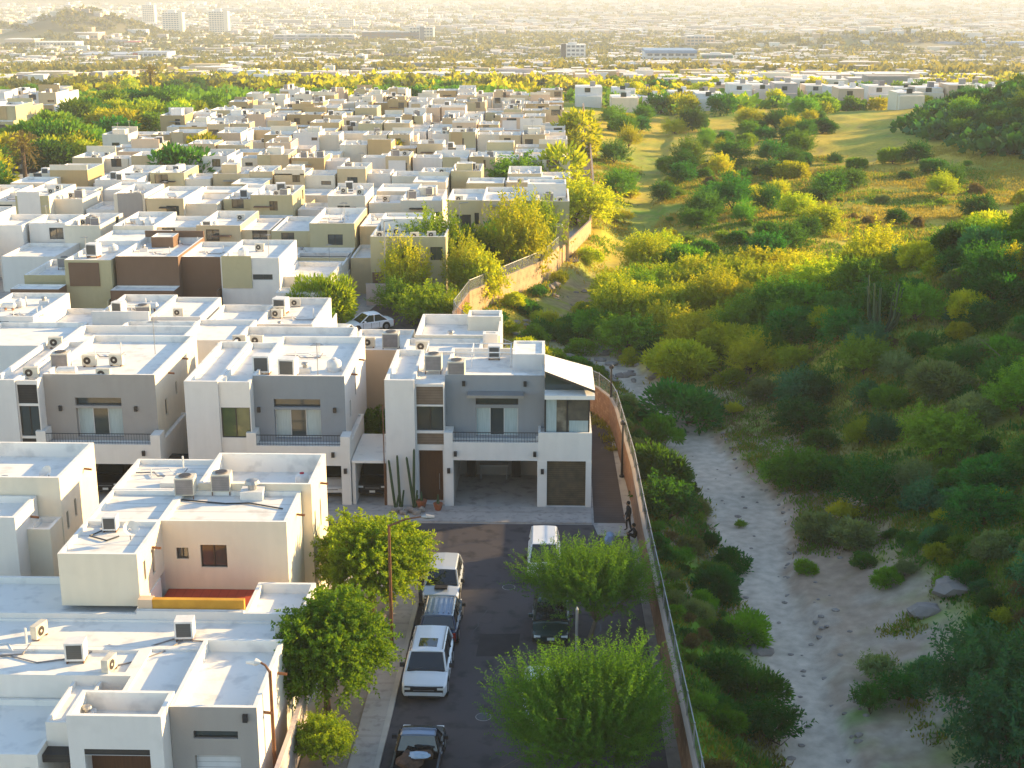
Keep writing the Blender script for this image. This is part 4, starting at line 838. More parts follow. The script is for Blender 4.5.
# ------------------------------------------------------------------ vehicles (front towards -Y, origin under the middle)
def paint(name, c, metal=0.3, rough=0.25): return mat(name, c, tuple(v * .95 for v in c), rough=rough, metal=metal, spec=.6, scale=2)
paint('paint_white', (.72, .74, .76), 0); paint('paint_navy', (.012, .035, .085)); paint('paint_roof_sky_sheen', (.16, .22, .32)); paint('paint_silver', (.50, .54, .58)); paint('paint_black', (.012, .013, .015)); paint('paint_green', (.02, .05, .045))  # pale blue car roof colour has the sky's reflection painted in
mat('car_glass', (.012, .018, .022), rough=.05, spec=.9); mat('tyre', (.02, .02, .02), rough=.9); mat('rim', (.45, .45, .46), rough=.35, metal=.8); mat('plastic', (.025, .025, .027), rough=.6)
mat('lamp_clear', (.75, .75, .72), rough=.15, spec=.8); mat('lamp_red', (.40, .015, .01), rough=.2, spec=.8); mat('plate', (.7, .7, .66), rough=.5)
def loft(mb, secs, m, closed_ends=True, smoothcap=False):
    k = len(mb.v); n = len(secs[0]); i = mb.mi(m)
    for s in secs: mb.v += [tuple(p) for p in s]
    for q in range(len(secs) - 1):
        for j in range(n): a = k + q * n; mb.f.append((a + j, a + (j + 1) % n, a + n + (j + 1) % n, a + n + j)); mb.m.append(i)
    if closed_ends: mb.f.append(tuple(range(k, k + n))); mb.m.append(i); mb.f.append(tuple(range(k + (len(secs) - 1) * n, k + len(secs) * n))[::-1]); mb.m.append(i)
def car(name, label, cat, loc, rz, L, W, H, paintm, kind='suv', roofm=None, extra=None):
    """kind: suv, van, sedan, pickup (cab in front, open bed behind)"""
    r = empty(name, (0, 0, 0), label, cat); h = W / 2; roofm = roofm or paintm
    belt = H * (.60 if kind != 'van' else .56); hood = {'suv': .24, 'van': .14, 'sedan': .26, 'pickup': .25}[kind] * L
    g = .22
    def sec(y, hw, zlo, zs, zt, cr=.03):
        return [(-hw * .93, y, zlo), (-hw, y, zlo + .14), (-hw * 1.0, y, (zlo + zs) / 2), (-hw * .985, y, zs), (-hw * .90, y, zt), (-hw * .45, y, zt + cr), (hw * .45, y, zt + cr), (hw * .90, y, zt), (hw * .985, y, zs), (hw * 1.0, y, (zlo + zs) / 2), (hw, y, zlo + .14), (hw * .93, y, zlo)]
    y0, y1 = -L / 2, L / 2; hz = belt - .04
    nose = hz * (.86 if kind != 'sedan' else .74)
    cabend = y0 + hood + (.30 * L if kind == 'pickup' else L)
    S = [sec(y0, h * .80, g + .12, nose * .72, nose * .80), sec(y0 + .10, h * .94, g, nose * .85, nose * .93), sec(y0 + .35, h, g - .02, nose * .92, nose, .04), sec(y0 + hood * .7, h, g - .02, hz * .93, hz - .04, .05), sec(y0 + hood, h, g - .02, hz * .95, hz, .04)]
    if kind == 'pickup':
        S += [sec(cabend, h, g - .02, hz * .95, hz, 0)]
    else:
        S += [sec(0.1 * L, h, g - .02, hz * .96, hz + .02), sec(y1 - .5, h * .99, g, hz * .97, hz + .03), sec(y1 - .08, h * .93, g + .02, hz * .9, hz), sec(y1, h * .84, g + .14, hz * .8, hz * .93)]
    b = MB(); loft(b, S, paintm)
    if kind == 'pickup':
        zb = hz + .02
        b.box(-h * .99, -h * .90, cabend + .003, y1 - .05, g, zb, paintm); b.box(h * .90, h * .99, cabend + .003, y1 - .05, g, zb, paintm); b.box(-h * .9, h * .9, cabend + .003, cabend + .07, .6, zb, paintm)
        b.box(-h * .9, h * .9, cabend + .07, y1 - .1, .55, .62, 'plastic')
    b.build('body', r, smooth=False)
    # greenhouse
    cy0 = y0 + hood - .05; cy1 = {'suv': y1 - .12, 'van': y1 - .06, 'sedan': y1 - .14 * L, 'pickup': cabend - .05}[kind]
    rake = {'suv': .62, 'van': .75, 'sedan': .85, 'pickup': .6}[kind]; rr = {'suv': .30, 'van': .18, 'sedan': .75, 'pickup': .22}[kind]
    zt = H - .05; hb, ht = h * .90, h * .74
    C = dict(a=(-hb, cy0, hz), b=(hb, cy0, hz), c=(hb, cy1, hz + .02), d=(-hb, cy1, hz + .02), A=(-ht, cy0 + rake, zt), B=(ht, cy0 + rake, zt), Cc=(ht, cy1 - rr, zt), Dd=(-ht, cy1 - rr, zt))
    q = MB()
    q.poly([C['a'], C['b'], C['B'], C['A']], 'car_glass'); w1 = q.build('windshield', r)
    q = MB(); q.poly([C['d'], C['c'], C['Cc'], C['Dd']], 'car_glass'); q.build('rear_window', r)
    for s in (0, 1):
        q = MB(); q.poly([C['a'], C['d'], C['Dd'], C['A']] if s == 0 else [C['b'], C['c'], C['Cc'], C['B']], 'car_glass'); q.build('side_window', r)
    p = MB(); e = .012
    for lo, up in (('a', 'A'), ('b', 'B'), ('c', 'Cc'), ('d', 'Dd')): p.tube(C[lo], C[up], .05, .045, paintm, 6)
    lerp = lambda u, v, t: tuple(u[i] * (1 - t) + v[i] * t for i in range(3))
    for t in ((.42, .70) if kind in ('suv', 'van') else (.5,)):
        for lo0, lo1, u0, u1, sg in (('a', 'd', 'A', 'Dd', -1), ('b', 'c', 'B', 'Cc', 1)):
            m0, m1 = lerp(C[lo0], C[lo1], t), lerp(C[u0], C[u1], t); p.tube((m0[0] + sg * .0, m0[1], m0[2]), m1, .04, .035, paintm if kind != 'suv' else 'plastic', 6)
    p.build('pillars', r)
    q = MB(); rs = [[(-ht * 1.02, y, zt - .01), (-ht * .92, y, zt + .05), (0, y, zt + .075), (ht * .92, y, zt + .05), (ht * 1.02, y, zt - .01)] for y in (cy0 + rake - .02, cy0 + rake + .25, (cy0 + cy1) / 2, cy1 - rr - .2, cy1 - rr + .04)]
    rs[0] = [(x, y, z - .03 if 0 < i < 4 else z) for i, (x, y, z) in enumerate(rs[0])]; loft(q, rs, roofm); ro = q.build('roof', r, smooth=False)
    if extra == 'sunroof':
        q = MB(); q.box(-ht * .55, ht * .55, cy0 + rake + .35, cy0 + rake + 1.15, zt + .05, zt + .085, 'car_glass'); q.build('sunroof', r)
    if extra in ('sunroof', 'ribs', 'rails'):
        for s in (-1, 1):
            q = MB(); q.tube((s * ht * .93, cy0 + rake + .1, zt + .1), (s * ht * .93, cy1 - rr - .1, zt + .1), .025, m='steel', n=6); q.build('roof_rail', r)
    if extra == 'ribs':
        for i in range(5):
            x = -ht * .7 + i * ht * .35; q = MB(); q.box(x - .035, x + .035, cy0 + rake + .2, cy1 - rr - .15, zt + .06, zt + .1, roofm); q.build('roof_rib', ro)
    # wheels
    R_ = .36 if kind in ('suv', 'pickup') else .32
    for s in (-1, 1):
        for yy in (y0 + .17 * L, y1 - .19 * L):
            t = MB(); t.tube((s * (h - .22), yy, R_), (s * (h + .012), yy, R_), R_, m='tyre', n=18); a = MB()
            wh = empty('wheel', (0, 0, 0), None, None); wh.parent = r
            t.build('tyre', wh); a.tube((s * (h + .010), yy, R_), (s * (h + .022), yy, R_), R_ * .62, m='rim', n=14); a.build('rim', wh)
            a = MB(); a.tube((s * (h - .01), yy, R_ + .03), (s * (h + .006), yy, R_ + .03), R_ * 1.22, m='plastic', n=18); a.build('wheel_arch', r)
    for s in (-1, 1):                             # door gaps and handles
        for t in ((.30, .48, .66) if kind != 'pickup' else (.28, .44)):
            q = MB(); yy = y0 + L * t; q.box(s * h * 1.0 - .012, s * h * 1.0 + .012, yy - .012, yy + .012, g + .12, hz * .93, 'plastic'); q.box(s * (h + .004) - .012, s * (h + .004) + .018, yy + .16 if t < .6 else yy - .35, yy + .32 if t < .6 else yy - .2, hz * .80, hz * .83, 'rim'); q.build('door_trim', r)
    q = MB(); q.box(-h * .8, h * .8, cy0 - .03, cy0 + .07, hz + .004, hz + .05, 'plastic'); q.tube((-h * .5, cy0 + .05, hz + .06), (-h * .05, cy0 + .16, hz + .15), .012, m='plastic', n=4); q.tube((h * .05, cy0 + .05, hz + .06), (h * .5, cy0 + .16, hz + .15), .012, m='plastic', n=4); q.build('wipers', r)
    # lights, grille, bumpers, mirrors, plate
    for s in (-1, 1):
        q = MB(); q.box(s * h * .74 - .15, s * h * .74 + .15, y0 - .045, y0 + .16, nose * .74, nose * .87, 'lamp_clear'); q.build('headlight', r)
        q = MB(); zz = hz * .72; q.box(s * h * .80 - .09, s * h * .80 + .09, y1 - .14, y1 + .012, zz - (.28 if kind != 'sedan' else .1), zz + .14, 'lamp_red'); q.build('taillight', r)
        q = MB(); q.box(s * (h + .10) - .10, s * (h + .10) + .10, cy0 + .32, cy0 + .44, hz + .03, hz + .19, 'plastic' if kind != 'sedan' else paintm); q.build('mirror', r)
    q = MB(); gw = .84 if kind == 'suv' else .5; q.box(-h * gw, h * gw, y0 - .035, y0 + .1, nose * .56, nose * (.90 if kind == 'suv' else .80), 'plastic'); q.box(-h * .46, h * .46, y0 - .043, y0 - .036, nose * .70, nose * .73, 'rim'); q.build('grille', r)
    q = MB(); q.box(-h * .82, h * .82, y0 - .05, y0 + .12, g + .10, g + .26, paintm if kind != 'pickup' else 'rim'); q.box(-h * .7, h * .7, y0 - .03, y0 + .1, g - .02, g + .095, 'plastic'); q.build('front_bumper', r)
    q = MB(); q.box(-h * .86, h * .86, y1 - .1, y1 + .06, g + .06, g + .30, 'rim' if kind == 'pickup' else 'plastic'); q.build('rear_bumper', r)
    q = MB(); q.box(-.17, .17, y1 + .004 if kind != 'pickup' else y1 + .0, y1 + .02, hz * .55, hz * .55 + .15, 'plate'); q.build('licence_plate', r)
    q = MB(); q.box(-.17, .17, y0 - .065, y0 - .052, g + .12, g + .25, 'plate'); q.build('licence_plate', r)
    if kind == 'pickup': q = MB(); q.box(-h * .9, h * .9, y1 - .10, y1 - .03, .5, hz + .01, paintm); q.build('tailgate', r)
    if extra == 'scoop': q = MB(); q.box(-.32, .32, y0 + hood * .45, y0 + hood * .8, hz - .01, hz + .075, 'plastic'); q.build('hood_scoop', r)
    r.location = loc; r.rotation_euler = (0, 0, rz); return r
Z0 = .02
def cpos(x, y, L, front=True, dx=0):
    p = at(x, y, Z0); return (p[0] + dx, p[1] + (L / 2 if True else 0), Z0)
car('parked_suv', 'large white suv with a dark sunroof, black grille, parked at the left kerb', 'suv', (-5.2, 56.45, Z0), -.012, 4.5, 1.98, 1.62, 'paint_white', 'suv', extra='sunroof')
car('parked_suv', 'dark navy suv with ribbed roof seen from behind, ahead of the white suv', 'suv', (-5.0, 61.3, Z0), math.pi - .01, 4.0, 1.86, 1.5, 'paint_navy', 'suv', 'paint_roof_sky_sheen', 'ribs')
car('parked_suv', 'silver suv with a black hood scoop facing the camera near the sidewalk corner', 'suv', (-5.2, 65.5, Z0), -.012, 3.9, 1.86, 1.5, 'paint_silver', 'suv', extra='scoop')
tk = car('parked_pickup', 'black pickup with a loaded bed at the bottom edge of the photo', 'pickup', (-4.98, 48.9, Z0), math.pi - .012, 4.4, 1.86, 1.5, 'paint_black', 'pickup', 'paint_roof_sky_sheen')
car('parked_van', 'white minivan under the feathery tree on the right side of the street', 'van', (-.1, 68.9, Z0), .0, 3.9, 1.75, 1.62, 'paint_white', 'van')
car('parked_car', 'dark green car half hidden between the two feathery street trees', 'car', (.25, 61.6, Z0), .0, 4.0, 1.72, 1.45, 'paint_green', 'sedan')
car('parked_car', 'white car almost covered by the nearest feathery street tree', 'car', (-.05, 54.0, Z0), .0, 4.2, 1.75, 1.45, 'paint_white', 'sedan')
car('parked_car', 'black car under the white carport between two houses', 'car', (-10.45, 81.1, .1), 0, 4.7, 1.85, 1.75, 'paint_black', 'suv')
car('parked_car', 'white car inside the garage of the grey-fronted house', 'car', (-13.1, 80.9, .1), .06, 4.4, 1.8, 1.5, 'paint_white', 'sedan')
car('parked_car', 'dark car inside the garage of the taupe-fronted house', 'car', (-26.6, 81.0, .1), 0, 4.4, 1.8, 1.7, 'paint_black', 'suv')
car('parked_car', 'white sedan crossing the far street left of the main house roofs', 'car', (-16.0, 121.0, .03), -1.0, 4.4, 1.8, 1.5, 'paint_white', 'sedan')
car('parked_car', 'white car partly hidden by the tree beside the far street', 'car', (-17.7, 116.2, .03), -.2, 4.2, 1.75, 1.5, 'paint_white', 'sedan')
car('parked_pickup', 'white pickup on the far lane between the yellow-green trees', 'pickup', (-6.0, 146.2, .03), -.9, 5.0, 1.85, 1.75, 'paint_white', 'pickup')
car('parked_car', 'dark blue suv inside the carport of the wide tan house', 'suv', (-3.9, 156.4, .03), 0, 4.5, 1.8, 1.7, 'paint_navy', 'suv')
mat('tarp', (.35, .45, .55), (.25, .33, .42), rough=.6, scale=6); mat('scrap', (.05, .035, .03), (.12, .07, .04), scale=5)
b = MB(); b.blob((-5.2, 47.9, .95), .42, 'scrap', 3, 2, (1.1, 1.3, .6), .7); b.blob((-4.75, 48.3, .95), .34, 'scrap', 4, 2, (1, 1, .6), .8); tag(b.build('scrap_pile'), 'dark pile of scrap in the black pickup bed', 'scrap')
b = MB(); b.blob((-4.85, 47.9, 1.22), .32, 'tarp', 5, 2, (1.3, .7, .3), .5); tag(b.build('crumpled_tarp'), 'crumpled pale blue tarp on the scrap in the pickup bed', 'tarp')
# ------------------------------------------------------------------ street lamps and poles
def lamp_post(x, y, h, arm, label, m='rust_metal', z=0.1, head='steel'):
    r = empty('street_lamp', (x, y, z), label, 'street lamp'); b = MB(); b.tube((x, y, z), (x, y, z + h), .085, .06, m, 10); b.tube((x, y, z), (x, y, z + .12), .16, .16, m, 8); b.build('pole', r)
    dx, dy = arm
    if dx or dy:
        a = MB(); a.path([(x, y, z + h - .05), (x + dx * .5, y + dy * .5, z + h + .22), (x + dx, y + dy, z + h + .3)], [.05, .045, .04], m, 8); a.build('arm', r)
        l = MB(); ux, uy = dx / math.hypot(dx, dy), dy / math.hypot(dx, dy); l.path([(x + dx, y + dy, z + h + .3), (x + dx + ux * .2, y + dy + uy * .2, z + h + .29), (x + dx + ux * .6, y + dy + uy * .6, z + h + .24)], [.05, .14, .07], head, 8); l.build('lamp_head', r)
    else:
        l = MB(); l.lathe((x, y, z + h), [(.06, 0), (.16, .06), (.17, .22), (.05, .34)], m, 8); l.build('lamp_head', r)
    return r
lamp_post(-7.15, 59.2, 6.1, (1.45, .3), 'brown street lamp with a long arm rising in front of the left street tree')
lamp_post(-10.25, 46.9, 5.2, (-.35, .1), 'brown street lamp with a short white head beside the lower left house', z=.05, head='tank_white')
lamp_post(4.42, 93.2, 4.2, (0, 0), 'black lamp post at the far end of the brick-walled lane', 'black_metal', .02)
lamp_post(4.72, 83.0, 3.4, (0, 0), 'shorter black post halfway along the brick-walled lane', 'black_metal', .02)
b = MB(); b.tube((1.35, 55.2, 0), (1.35, 55.2, 4.0), .06, m='steel'); b.tube((1.35, 55.2, 4.0), (1.35, 55.2, 4.12), .07, .02, m='steel'); tag(b.build('utility_pole'), 'pale slim pole inside the nearest feathery tree on the right', 'pole')
for x, y, h, lab in ((-15.6, 131.5, 8, 'slim rusty lamp pole left of the orange-walled tan house'), (-8.9, 139, 8.6, 'slim pole among the trees beside the far lane'), (-8.0, 131.4, 4.0, 'short grey pole above the wall bend near the far lane')):
    b = MB(); b.tube((x, y, 0), (x, y, h), .09, .06, 'steel'); b.tube((x, y, h), (x + .9, y, h + .1), .05, m='steel', n=6); tag(b.build('utility_pole'), lab, 'pole')
# bins, pots, cacti, utility box
b = MB(); b.box(-14.9, -14.2, 131.9, 132.5, 0, 1.1, 'black_metal'); b.box(-14.95, -14.15, 131.85, 132.55, 1.1, 1.18, 'plastic'); tag(b.build('waste_bin'), 'black wheeled waste bin by the orange-walled tan house', 'bin')
mat('sack', (.35, .45, .62), (.28, .36, .5), rough=.5, scale=4)
b = MB(); b.blob((3.5, 71.9, .38), .36, 'sack', 8, 2, (.8, .6, 1.25), .35); tag(b.build('rubbish_bag'), 'pale blue bag standing behind the farther feathery tree', 'bag')
for i, (x, h, lean, nm) in enumerate(((-9.25, 2.9, -.25, 'leftmost tall thin cactus against the white tower wall'), (-8.75, 3.2, -.1, 'second tall cactus from the left against the tower wall'), (-8.2, 3.1, -.3, 'leaning tall cactus second from the main door'), (-7.75, 3.6, .06, 'tallest thin cactus nearest the wooden front door'))):
    r = empty('columnar_cactus', (x, 77.2, .1), nm, 'cactus'); b = MB(); pts = [(x + (1 - t) * -lean * 1.3 + .0, 77.2 + .1 * t, .1 + h * t) for t in (0, .25, .5, .75, .97, 1)]; b.path(pts, [.075, .08, .08, .075, .065, .03], 'cactus', 9); b.build('stem', r)
    b = MB(); b.tube((pts[0][0] + .1, 77.15, .15), (pts[0][0] + .24, 77.1, .9 + .3 * (i % 2)), .07, .05, 'cactus', 8); b.build('side_stem', r)
for x, y, s, lab in ((-7.35, 77.1, .32, 'terracotta pot with a short cactus beside the wooden door'), (-6.35, 76.8, .28, 'terracotta pot at the right foot of the entrance steps')):
    r = empty('plant_pot', (x, y, .1), lab, 'plant pot'); b = MB(); b.lathe((x, y, .1), [(s * .6, 0), (s, s * 1.3), (s * 1.05, s * 1.5), (s * .8, s * 1.5)], 'terracotta', 14); b.build('pot', r); b = MB(); b.tube((x, y, .1 + s * 1.45), (x, y, .1 + s * 1.45 + .55), .1, .04, 'cactus', 8); b.build('cactus', r)
b = MB()
for i in range(7): b.blob((-8.9 + i * .27, 76.3 + .25 * math.sin(i * 2.3), .22), .26, 'rock', i, 1, (1, .8, .75), .5)
tag(b.build('rock_bed'), 'dark stones heaped under the tall cacti by the entrance', 'rocks', kind='stuff')
# ------------------------------------------------------------------ people by the wall
mat('skin', (.32, .17, .10), rough=.6); mat('cloth_black', (.012, .012, .014), rough=.9); mat('cloth_dark', (.03, .022, .02), rough=.9); mat('hair', (.01, .008, .007), rough=.8)
def person(loc, rz, joints, edges, radii, label, head, hands):
    r = empty('person', (0, 0, 0), label, 'person')
    me = bpy.data.meshes.new('body'); me.from_pydata(joints, edges, []); o = bpy.data.objects.new('body', me); COL.objects.link(o); o.parent = r
    md = o.modifiers.new('skin', 'SKIN'); sv = me.skin_vertices[0].data if me.skin_vertices else None
    if sv is None:
        bpy.context.view_layer.objects.active = o; o.select_set(True); sv = me.skin_vertices[0].data
    for i, q in enumerate(radii): sv[i].radius = (q, q * .85)
    sv[0].use_root = True; sm = o.modifiers.new('sub', 'SUBSURF'); sm.levels = 2; sm.render_levels = 2
    me.materials.append(MATS['cloth_black'])
    hx, hy, hz_ = head
    b = MB(); b.blob((hx, hy, hz_), .115, 'skin', 1, 3, (.82, .95, 1.12), .0); b.blob((hx, hy - .11, hz_ - .01), .022, 'skin', 2, 1, (.8, 1, 1.3), 0)
    for s in (-1, 1): b.blob((hx + s * .095, hy + .01, hz_ - .01), .03, 'skin', 2, 1, (.4, .8, 1.2), 0); b.blob((hx + s * .036, hy - .098, hz_ + .015), .012, 'hair', 2, 1, (1.2, .5, .7), 0)
    b.blob((hx, hy - .10, hz_ - .055), .02, 'cloth_dark', 3, 1, (1.3, .4, .4), 0); b.build('head', r, smooth=True)
    b = MB(); b.blob((hx, hy + .02, hz_ + .03), .125, 'hair', 3, 3, (.86, .93, 1.02), .05); b.build('hair', r, smooth=True)
    for (px, py, pz), (qx, qy, qz) in hands:
        b = MB(); P_, Q_ = Vector((px, py, pz)), Vector((qx, qy, qz)); d = (Q_ - P_).normalized(); b.tube(P_, P_ + d * .09, .038, .042, 'skin', 8); sd_ = d.cross(Vector((0, 1, 0))).normalized()
        for i, ln in enumerate((.062, .074, .078, .068)):
            s0 = P_ + d * .088 + sd_ * (.03 - .02 * i); b.tube(s0, s0 + d * ln * .55, .010, .009, 'skin', 6); b.tube(s0 + d * ln * .55, s0 + d * ln + Vector((0, -.02, 0)), .009, .007, 'skin', 6)
        s0 = P_ + d * .03 + sd_ * .04; b.tube(s0, s0 + d * .055 + sd_ * .03, .012, .009, 'skin', 6); b.build('hand', r, smooth=True)
    r.location = loc; r.rotation_euler = (0, 0, rz); return r
J = [(0, 0, .95), (0, .01, 1.15), (0, .03, 1.38), (0, .01, 1.50), (0, -.02, 1.56),
     (-.18, .02, 1.42), (-.24, .03, 1.14), (-.22, -.1, .90), (.18, .02, 1.42), (.23, .05, 1.14), (.20, -.08, .92),
     (-.09, 0, .88), (-.12, -.05, .48), (-.13, .0, .08), (-.14, -.17, .04), (.09, 0, .88), (.12, .06, .48), (.15, .14, .08), (.16, -.02, .04)]
Eg = [(0, 1), (1, 2), (2, 3), (3, 4), (2, 5), (5, 6), (6, 7), (2, 8), (8, 9), (9, 10), (0, 11), (11, 12), (12, 13), (13, 14), (0, 15), (15, 16), (16, 17), (17, 18)]
Rr = [.15, .14, .16, .06, .055, .07, .05, .035, .07, .05, .035, .105, .068, .045, .035, .105, .068, .045, .035]
person((4.62, 73.9, .07), -1.2, J, Eg, Rr, 'person in black clothes standing against the brick boundary wall', (0, -.03, 1.66), [((-.22, -.1, .90), (-.22, -.16, .8)), ((.20, -.08, .92), (.2, -.15, .82))])
J2 = [(0, .08, .30), (0, .1, .48), (0, .04, .68), (0, 0, .78), (0, -.03, .83),
      (-.17, .02, .70), (-.24, -.12, .50), (-.12, -.33, .50), (.17, .02, .70), (.24, -.12, .50), (.12, -.33, .50),
      (-.09, .02, .28), (-.12, -.34, .50), (-.12, -.26, .08), (-.12, -.42, .04), (.09, .02, .28), (.12, -.34, .50), (.12, -.26, .08), (.12, -.42, .04)]
person((4.86, 72.4, .07), -1.3, J2, Eg, Rr, 'person in dark clothes crouching at the brick wall just below the standing one', (0, -.04, .93), [((-.12, -.33, .52), (-.02, -.40, .5)), ((.12, -.33, .52), (.02, -.4, .52))])

# ------------------------------------------------------------------ small street details
for x, y, l in ((-1.9, 66.2, 'round iron manhole cover in the middle of the street near the minivan'), (-2.6, 53.0, 'round iron manhole cover in the street beside the white suv')):
    b = MB(); b.tube((x, y, .0), (x, y, .024), .34, m='concrete', n=20); b.tube((x, y, .024), (x, y, .030), .31, m='black_metal', n=20); tag(b.build('manhole_cover'), l, 'manhole cover')
mat('patch', (.035, .032, .034), (.05, .045, .047), rough=.9, scale=2)
for i, pts in enumerate((((-3.2, 58.5), (-1.3, 58.6), (-1.2, 60.9), (-3.1, 60.8)), ((1.6, 70.6), (3.9, 70.7), (3.8, 71.8), (1.7, 71.6)), ((-2.4, 47.8), (-.2, 47.9), (-.3, 49.0), (-2.5, 48.8)))):
    sheet('asphalt_patch', pts, .0225, 'patch')
rs = random.Random(4)
b = MB()
for i in range(9):
    x, y = rs.uniform(-4, 4), rs.uniform(47, 73); a = rs.uniform(0, 3.1)
    for k in range(rs.randint(4, 9)):
        a += rs.uniform(-.5, .5); x2, y2 = x + math.cos(a) * .6, y + math.sin(a) * .6; nx, ny = -math.sin(a) * .02, math.cos(a) * .02
        if -5.8 < min(x, x2) and max(x, x2) < 4.6 and 46 < min(y, y2) and max(y, y2) < 74: b.poly([(x + nx, y + ny, .0215 + .0004 * k), (x - nx, y - ny, .0215 + .0004 * k), (x2 - nx, y2 - ny, .0215 + .0004 * k), (x2 + nx, y2 + ny, .0215 + .0004 * k)], 'black_metal')
        x, y = x2, y2
tag(b.build('asphalt_cracks'), kind='stuff')
rs2 = np.random.RandomState(12)

# things inside the main garage
mat('cabinet_white', (.45, .44, .42), rough=.5)
for x, w_, h, m, l in ((-4.7, .55, 1.9, 'black_metal', 'left black cabinet at the back of the open double garage'), (-1.9, .55, 1.9, 'black_metal', 'right black cabinet at the back of the open double garage')):
    r = empty('cabinet', (x, 82.6, .02), l, 'cabinet'); b = MB(); b.box(x - w_ / 2, x + w_ / 2, 82.5, 83.1, .1, h, m); b.build('case', r)
    b = MB(); b.box(x - w_ / 2 + .03, x - .01, 82.46, 82.497, .15, h - .05, 'plastic'); b.build('door', r); b = MB(); b.box(x + .01, x + w_ / 2 - .03, 82.46, 82.497, .15, h - .05, 'plastic'); b.build('door', r)
r = empty('workbench', (-3.3, 82.6, .02), 'pale workbench between the two black cabinets in the garage', 'workbench'); b = MB(); b.box(-4.2, -2.4, 82.4, 83.1, .85, .93, 'cabinet_white'); b.build('top', r)
for x in (-4.1, -2.5):
    b = MB(); b.box(x - .04, x + .04, 82.45, 83.05, .02, .848, 'steel'); b.build('leg', r)
b = MB(); b.box(-4.0, -2.6, 83.0, 83.12, 1.3, 1.9, 'cabinet_white'); tag(b.build('wall_shelf'), 'pale shelf box above the garage workbench', 'shelf')
# ------------------------------------------------------------------ vegetation
def unit(v): return v / np.maximum(np.linalg.norm(v, axis=-1, keepdims=True), 1e-6)
def leaves(P, Dv, Ln, Wd, rs):
    n = len(P); Dv = unit(Dv); s = unit(np.cross(Dv, rs.normal(size=(n, 3)) + 1e-3)); Ln = np.asarray(Ln).reshape(-1, 1) * np.ones((n, 1)); Wd = np.asarray(Wd).reshape(-1, 1) * np.ones((n, 1))
    V = np.stack([P, P + Dv * Ln * .5 + s * Wd * .5, P + Dv * Ln, P + Dv * Ln * .5 - s * Wd * .5], 1).reshape(-1, 3)
    return V, np.arange(4 * n).reshape(-1, 4)
def clump_crown(seed, rx, rz, cz, nc, nl, L, W, low=-.35, ry=None, rc=.3, up=.35):
    rs = np.random.RandomState(seed); ry = ry or rx
    d = unit(rs.normal(size=(nc * 3, 3))); d = d[d[:, 2] > low][:nc]; nc = len(d)
    r = rs.uniform(.45, 1.0, (nc, 1)) ** .6; lump = .78 + .44 * vn(d[:, 0] * 1.7 + 5 + seed, d[:, 1] * 1.7 + d[:, 2] * 1.3 + 9, seed)[:, None]
    cc = d * r * lump * np.array([rx, ry, rz]) + np.array([0, 0, cz]); sz = rs.uniform(.6, 1.25, (nc, 1)) * rc * rx
    idx = np.repeat(np.arange(nc), nl); off = unit(rs.normal(size=(len(idx), 3))) * rs.uniform(.15, 1, (len(idx), 1)) ** .6 * sz[idx] * np.array([1, 1, .75])
    P = cc[idx] + off; Dv = unit(off) + .5 * d[idx] + np.array([0, 0, up]) + rs.normal(size=P.shape) * .35
    return leaves(P, Dv, L * rs.uniform(.6, 1.3, len(P)), W * rs.uniform(.7, 1.2, len(P)), rs), cc
def plume_crown(seed, rx, rz, cz, ns, nl, sl, L, W, sag=.0, upb=.8, low=-.25, inner=.25, lump=.4, ry=None):
    rs = np.random.RandomState(seed); ry = ry or rx
    d = unit(rs.normal(size=(ns * 3, 3))); d = d[d[:, 2] > low][:ns]; ns = len(d)
    lm = (1 - lump / 2) + lump * vn(d[:, 0] * 2.1 + 5 + seed, d[:, 1] * 2.1 + d[:, 2] * 1.7 + 9, seed)[:, None]
    base = d * rs.uniform(inner, .85, (ns, 1)) * lm * np.array([rx, ry, rz]) + np.array([0, 0, cz])
    dr = unit(d * .8 + np.array([0, 0, upb]) + rs.normal(size=d.shape) * .28); ln = sl * rs.uniform(.6, 1.25, (ns, 1))
    idx = np.repeat(np.arange(ns), nl); t = np.tile(np.linspace(.08, 1, nl), ns)[:, None]
    P = base[idx] + dr[idx] * ln[idx] * t + np.array([0, 0, -1.0]) * sag * t ** 2 * ln[idx] + rs.normal(size=(len(idx), 3)) * .02
    tan = dr[idx] + np.array([0, 0, -2.0]) * sag * t
    side = unit(np.cross(tan, rs.normal(size=P.shape))); Dv = tan * .7 + side * 1.0
    return leaves(P, Dv, L * rs.uniform(.7, 1.25, len(P)) * (1.15 - .5 * t[:, 0]), W, rs), base
def limbs(mb, base, targets, r0, m, rs, split=.35):
    bx, by, bz = base; c = np.mean(targets, 0); fork = (bx + (c[0] - bx) * .3, by + (c[1] - by) * .3, bz + (c[2] - bz) * split)
    mb.tube(base, fork, r0, r0 * .75, m, 9)
    for t in targets:
        mid = tuple(fork[i] * .5 + t[i] * .5 + rs.uniform(-.12, .12) * (1 if i < 2 else 1.5) for i in range(3)); mb.tube(fork, mid, r0 * .5, r0 * .3, m, 7); mb.tube(mid, tuple(t), r0 * .3, r0 * .1, m, 6)
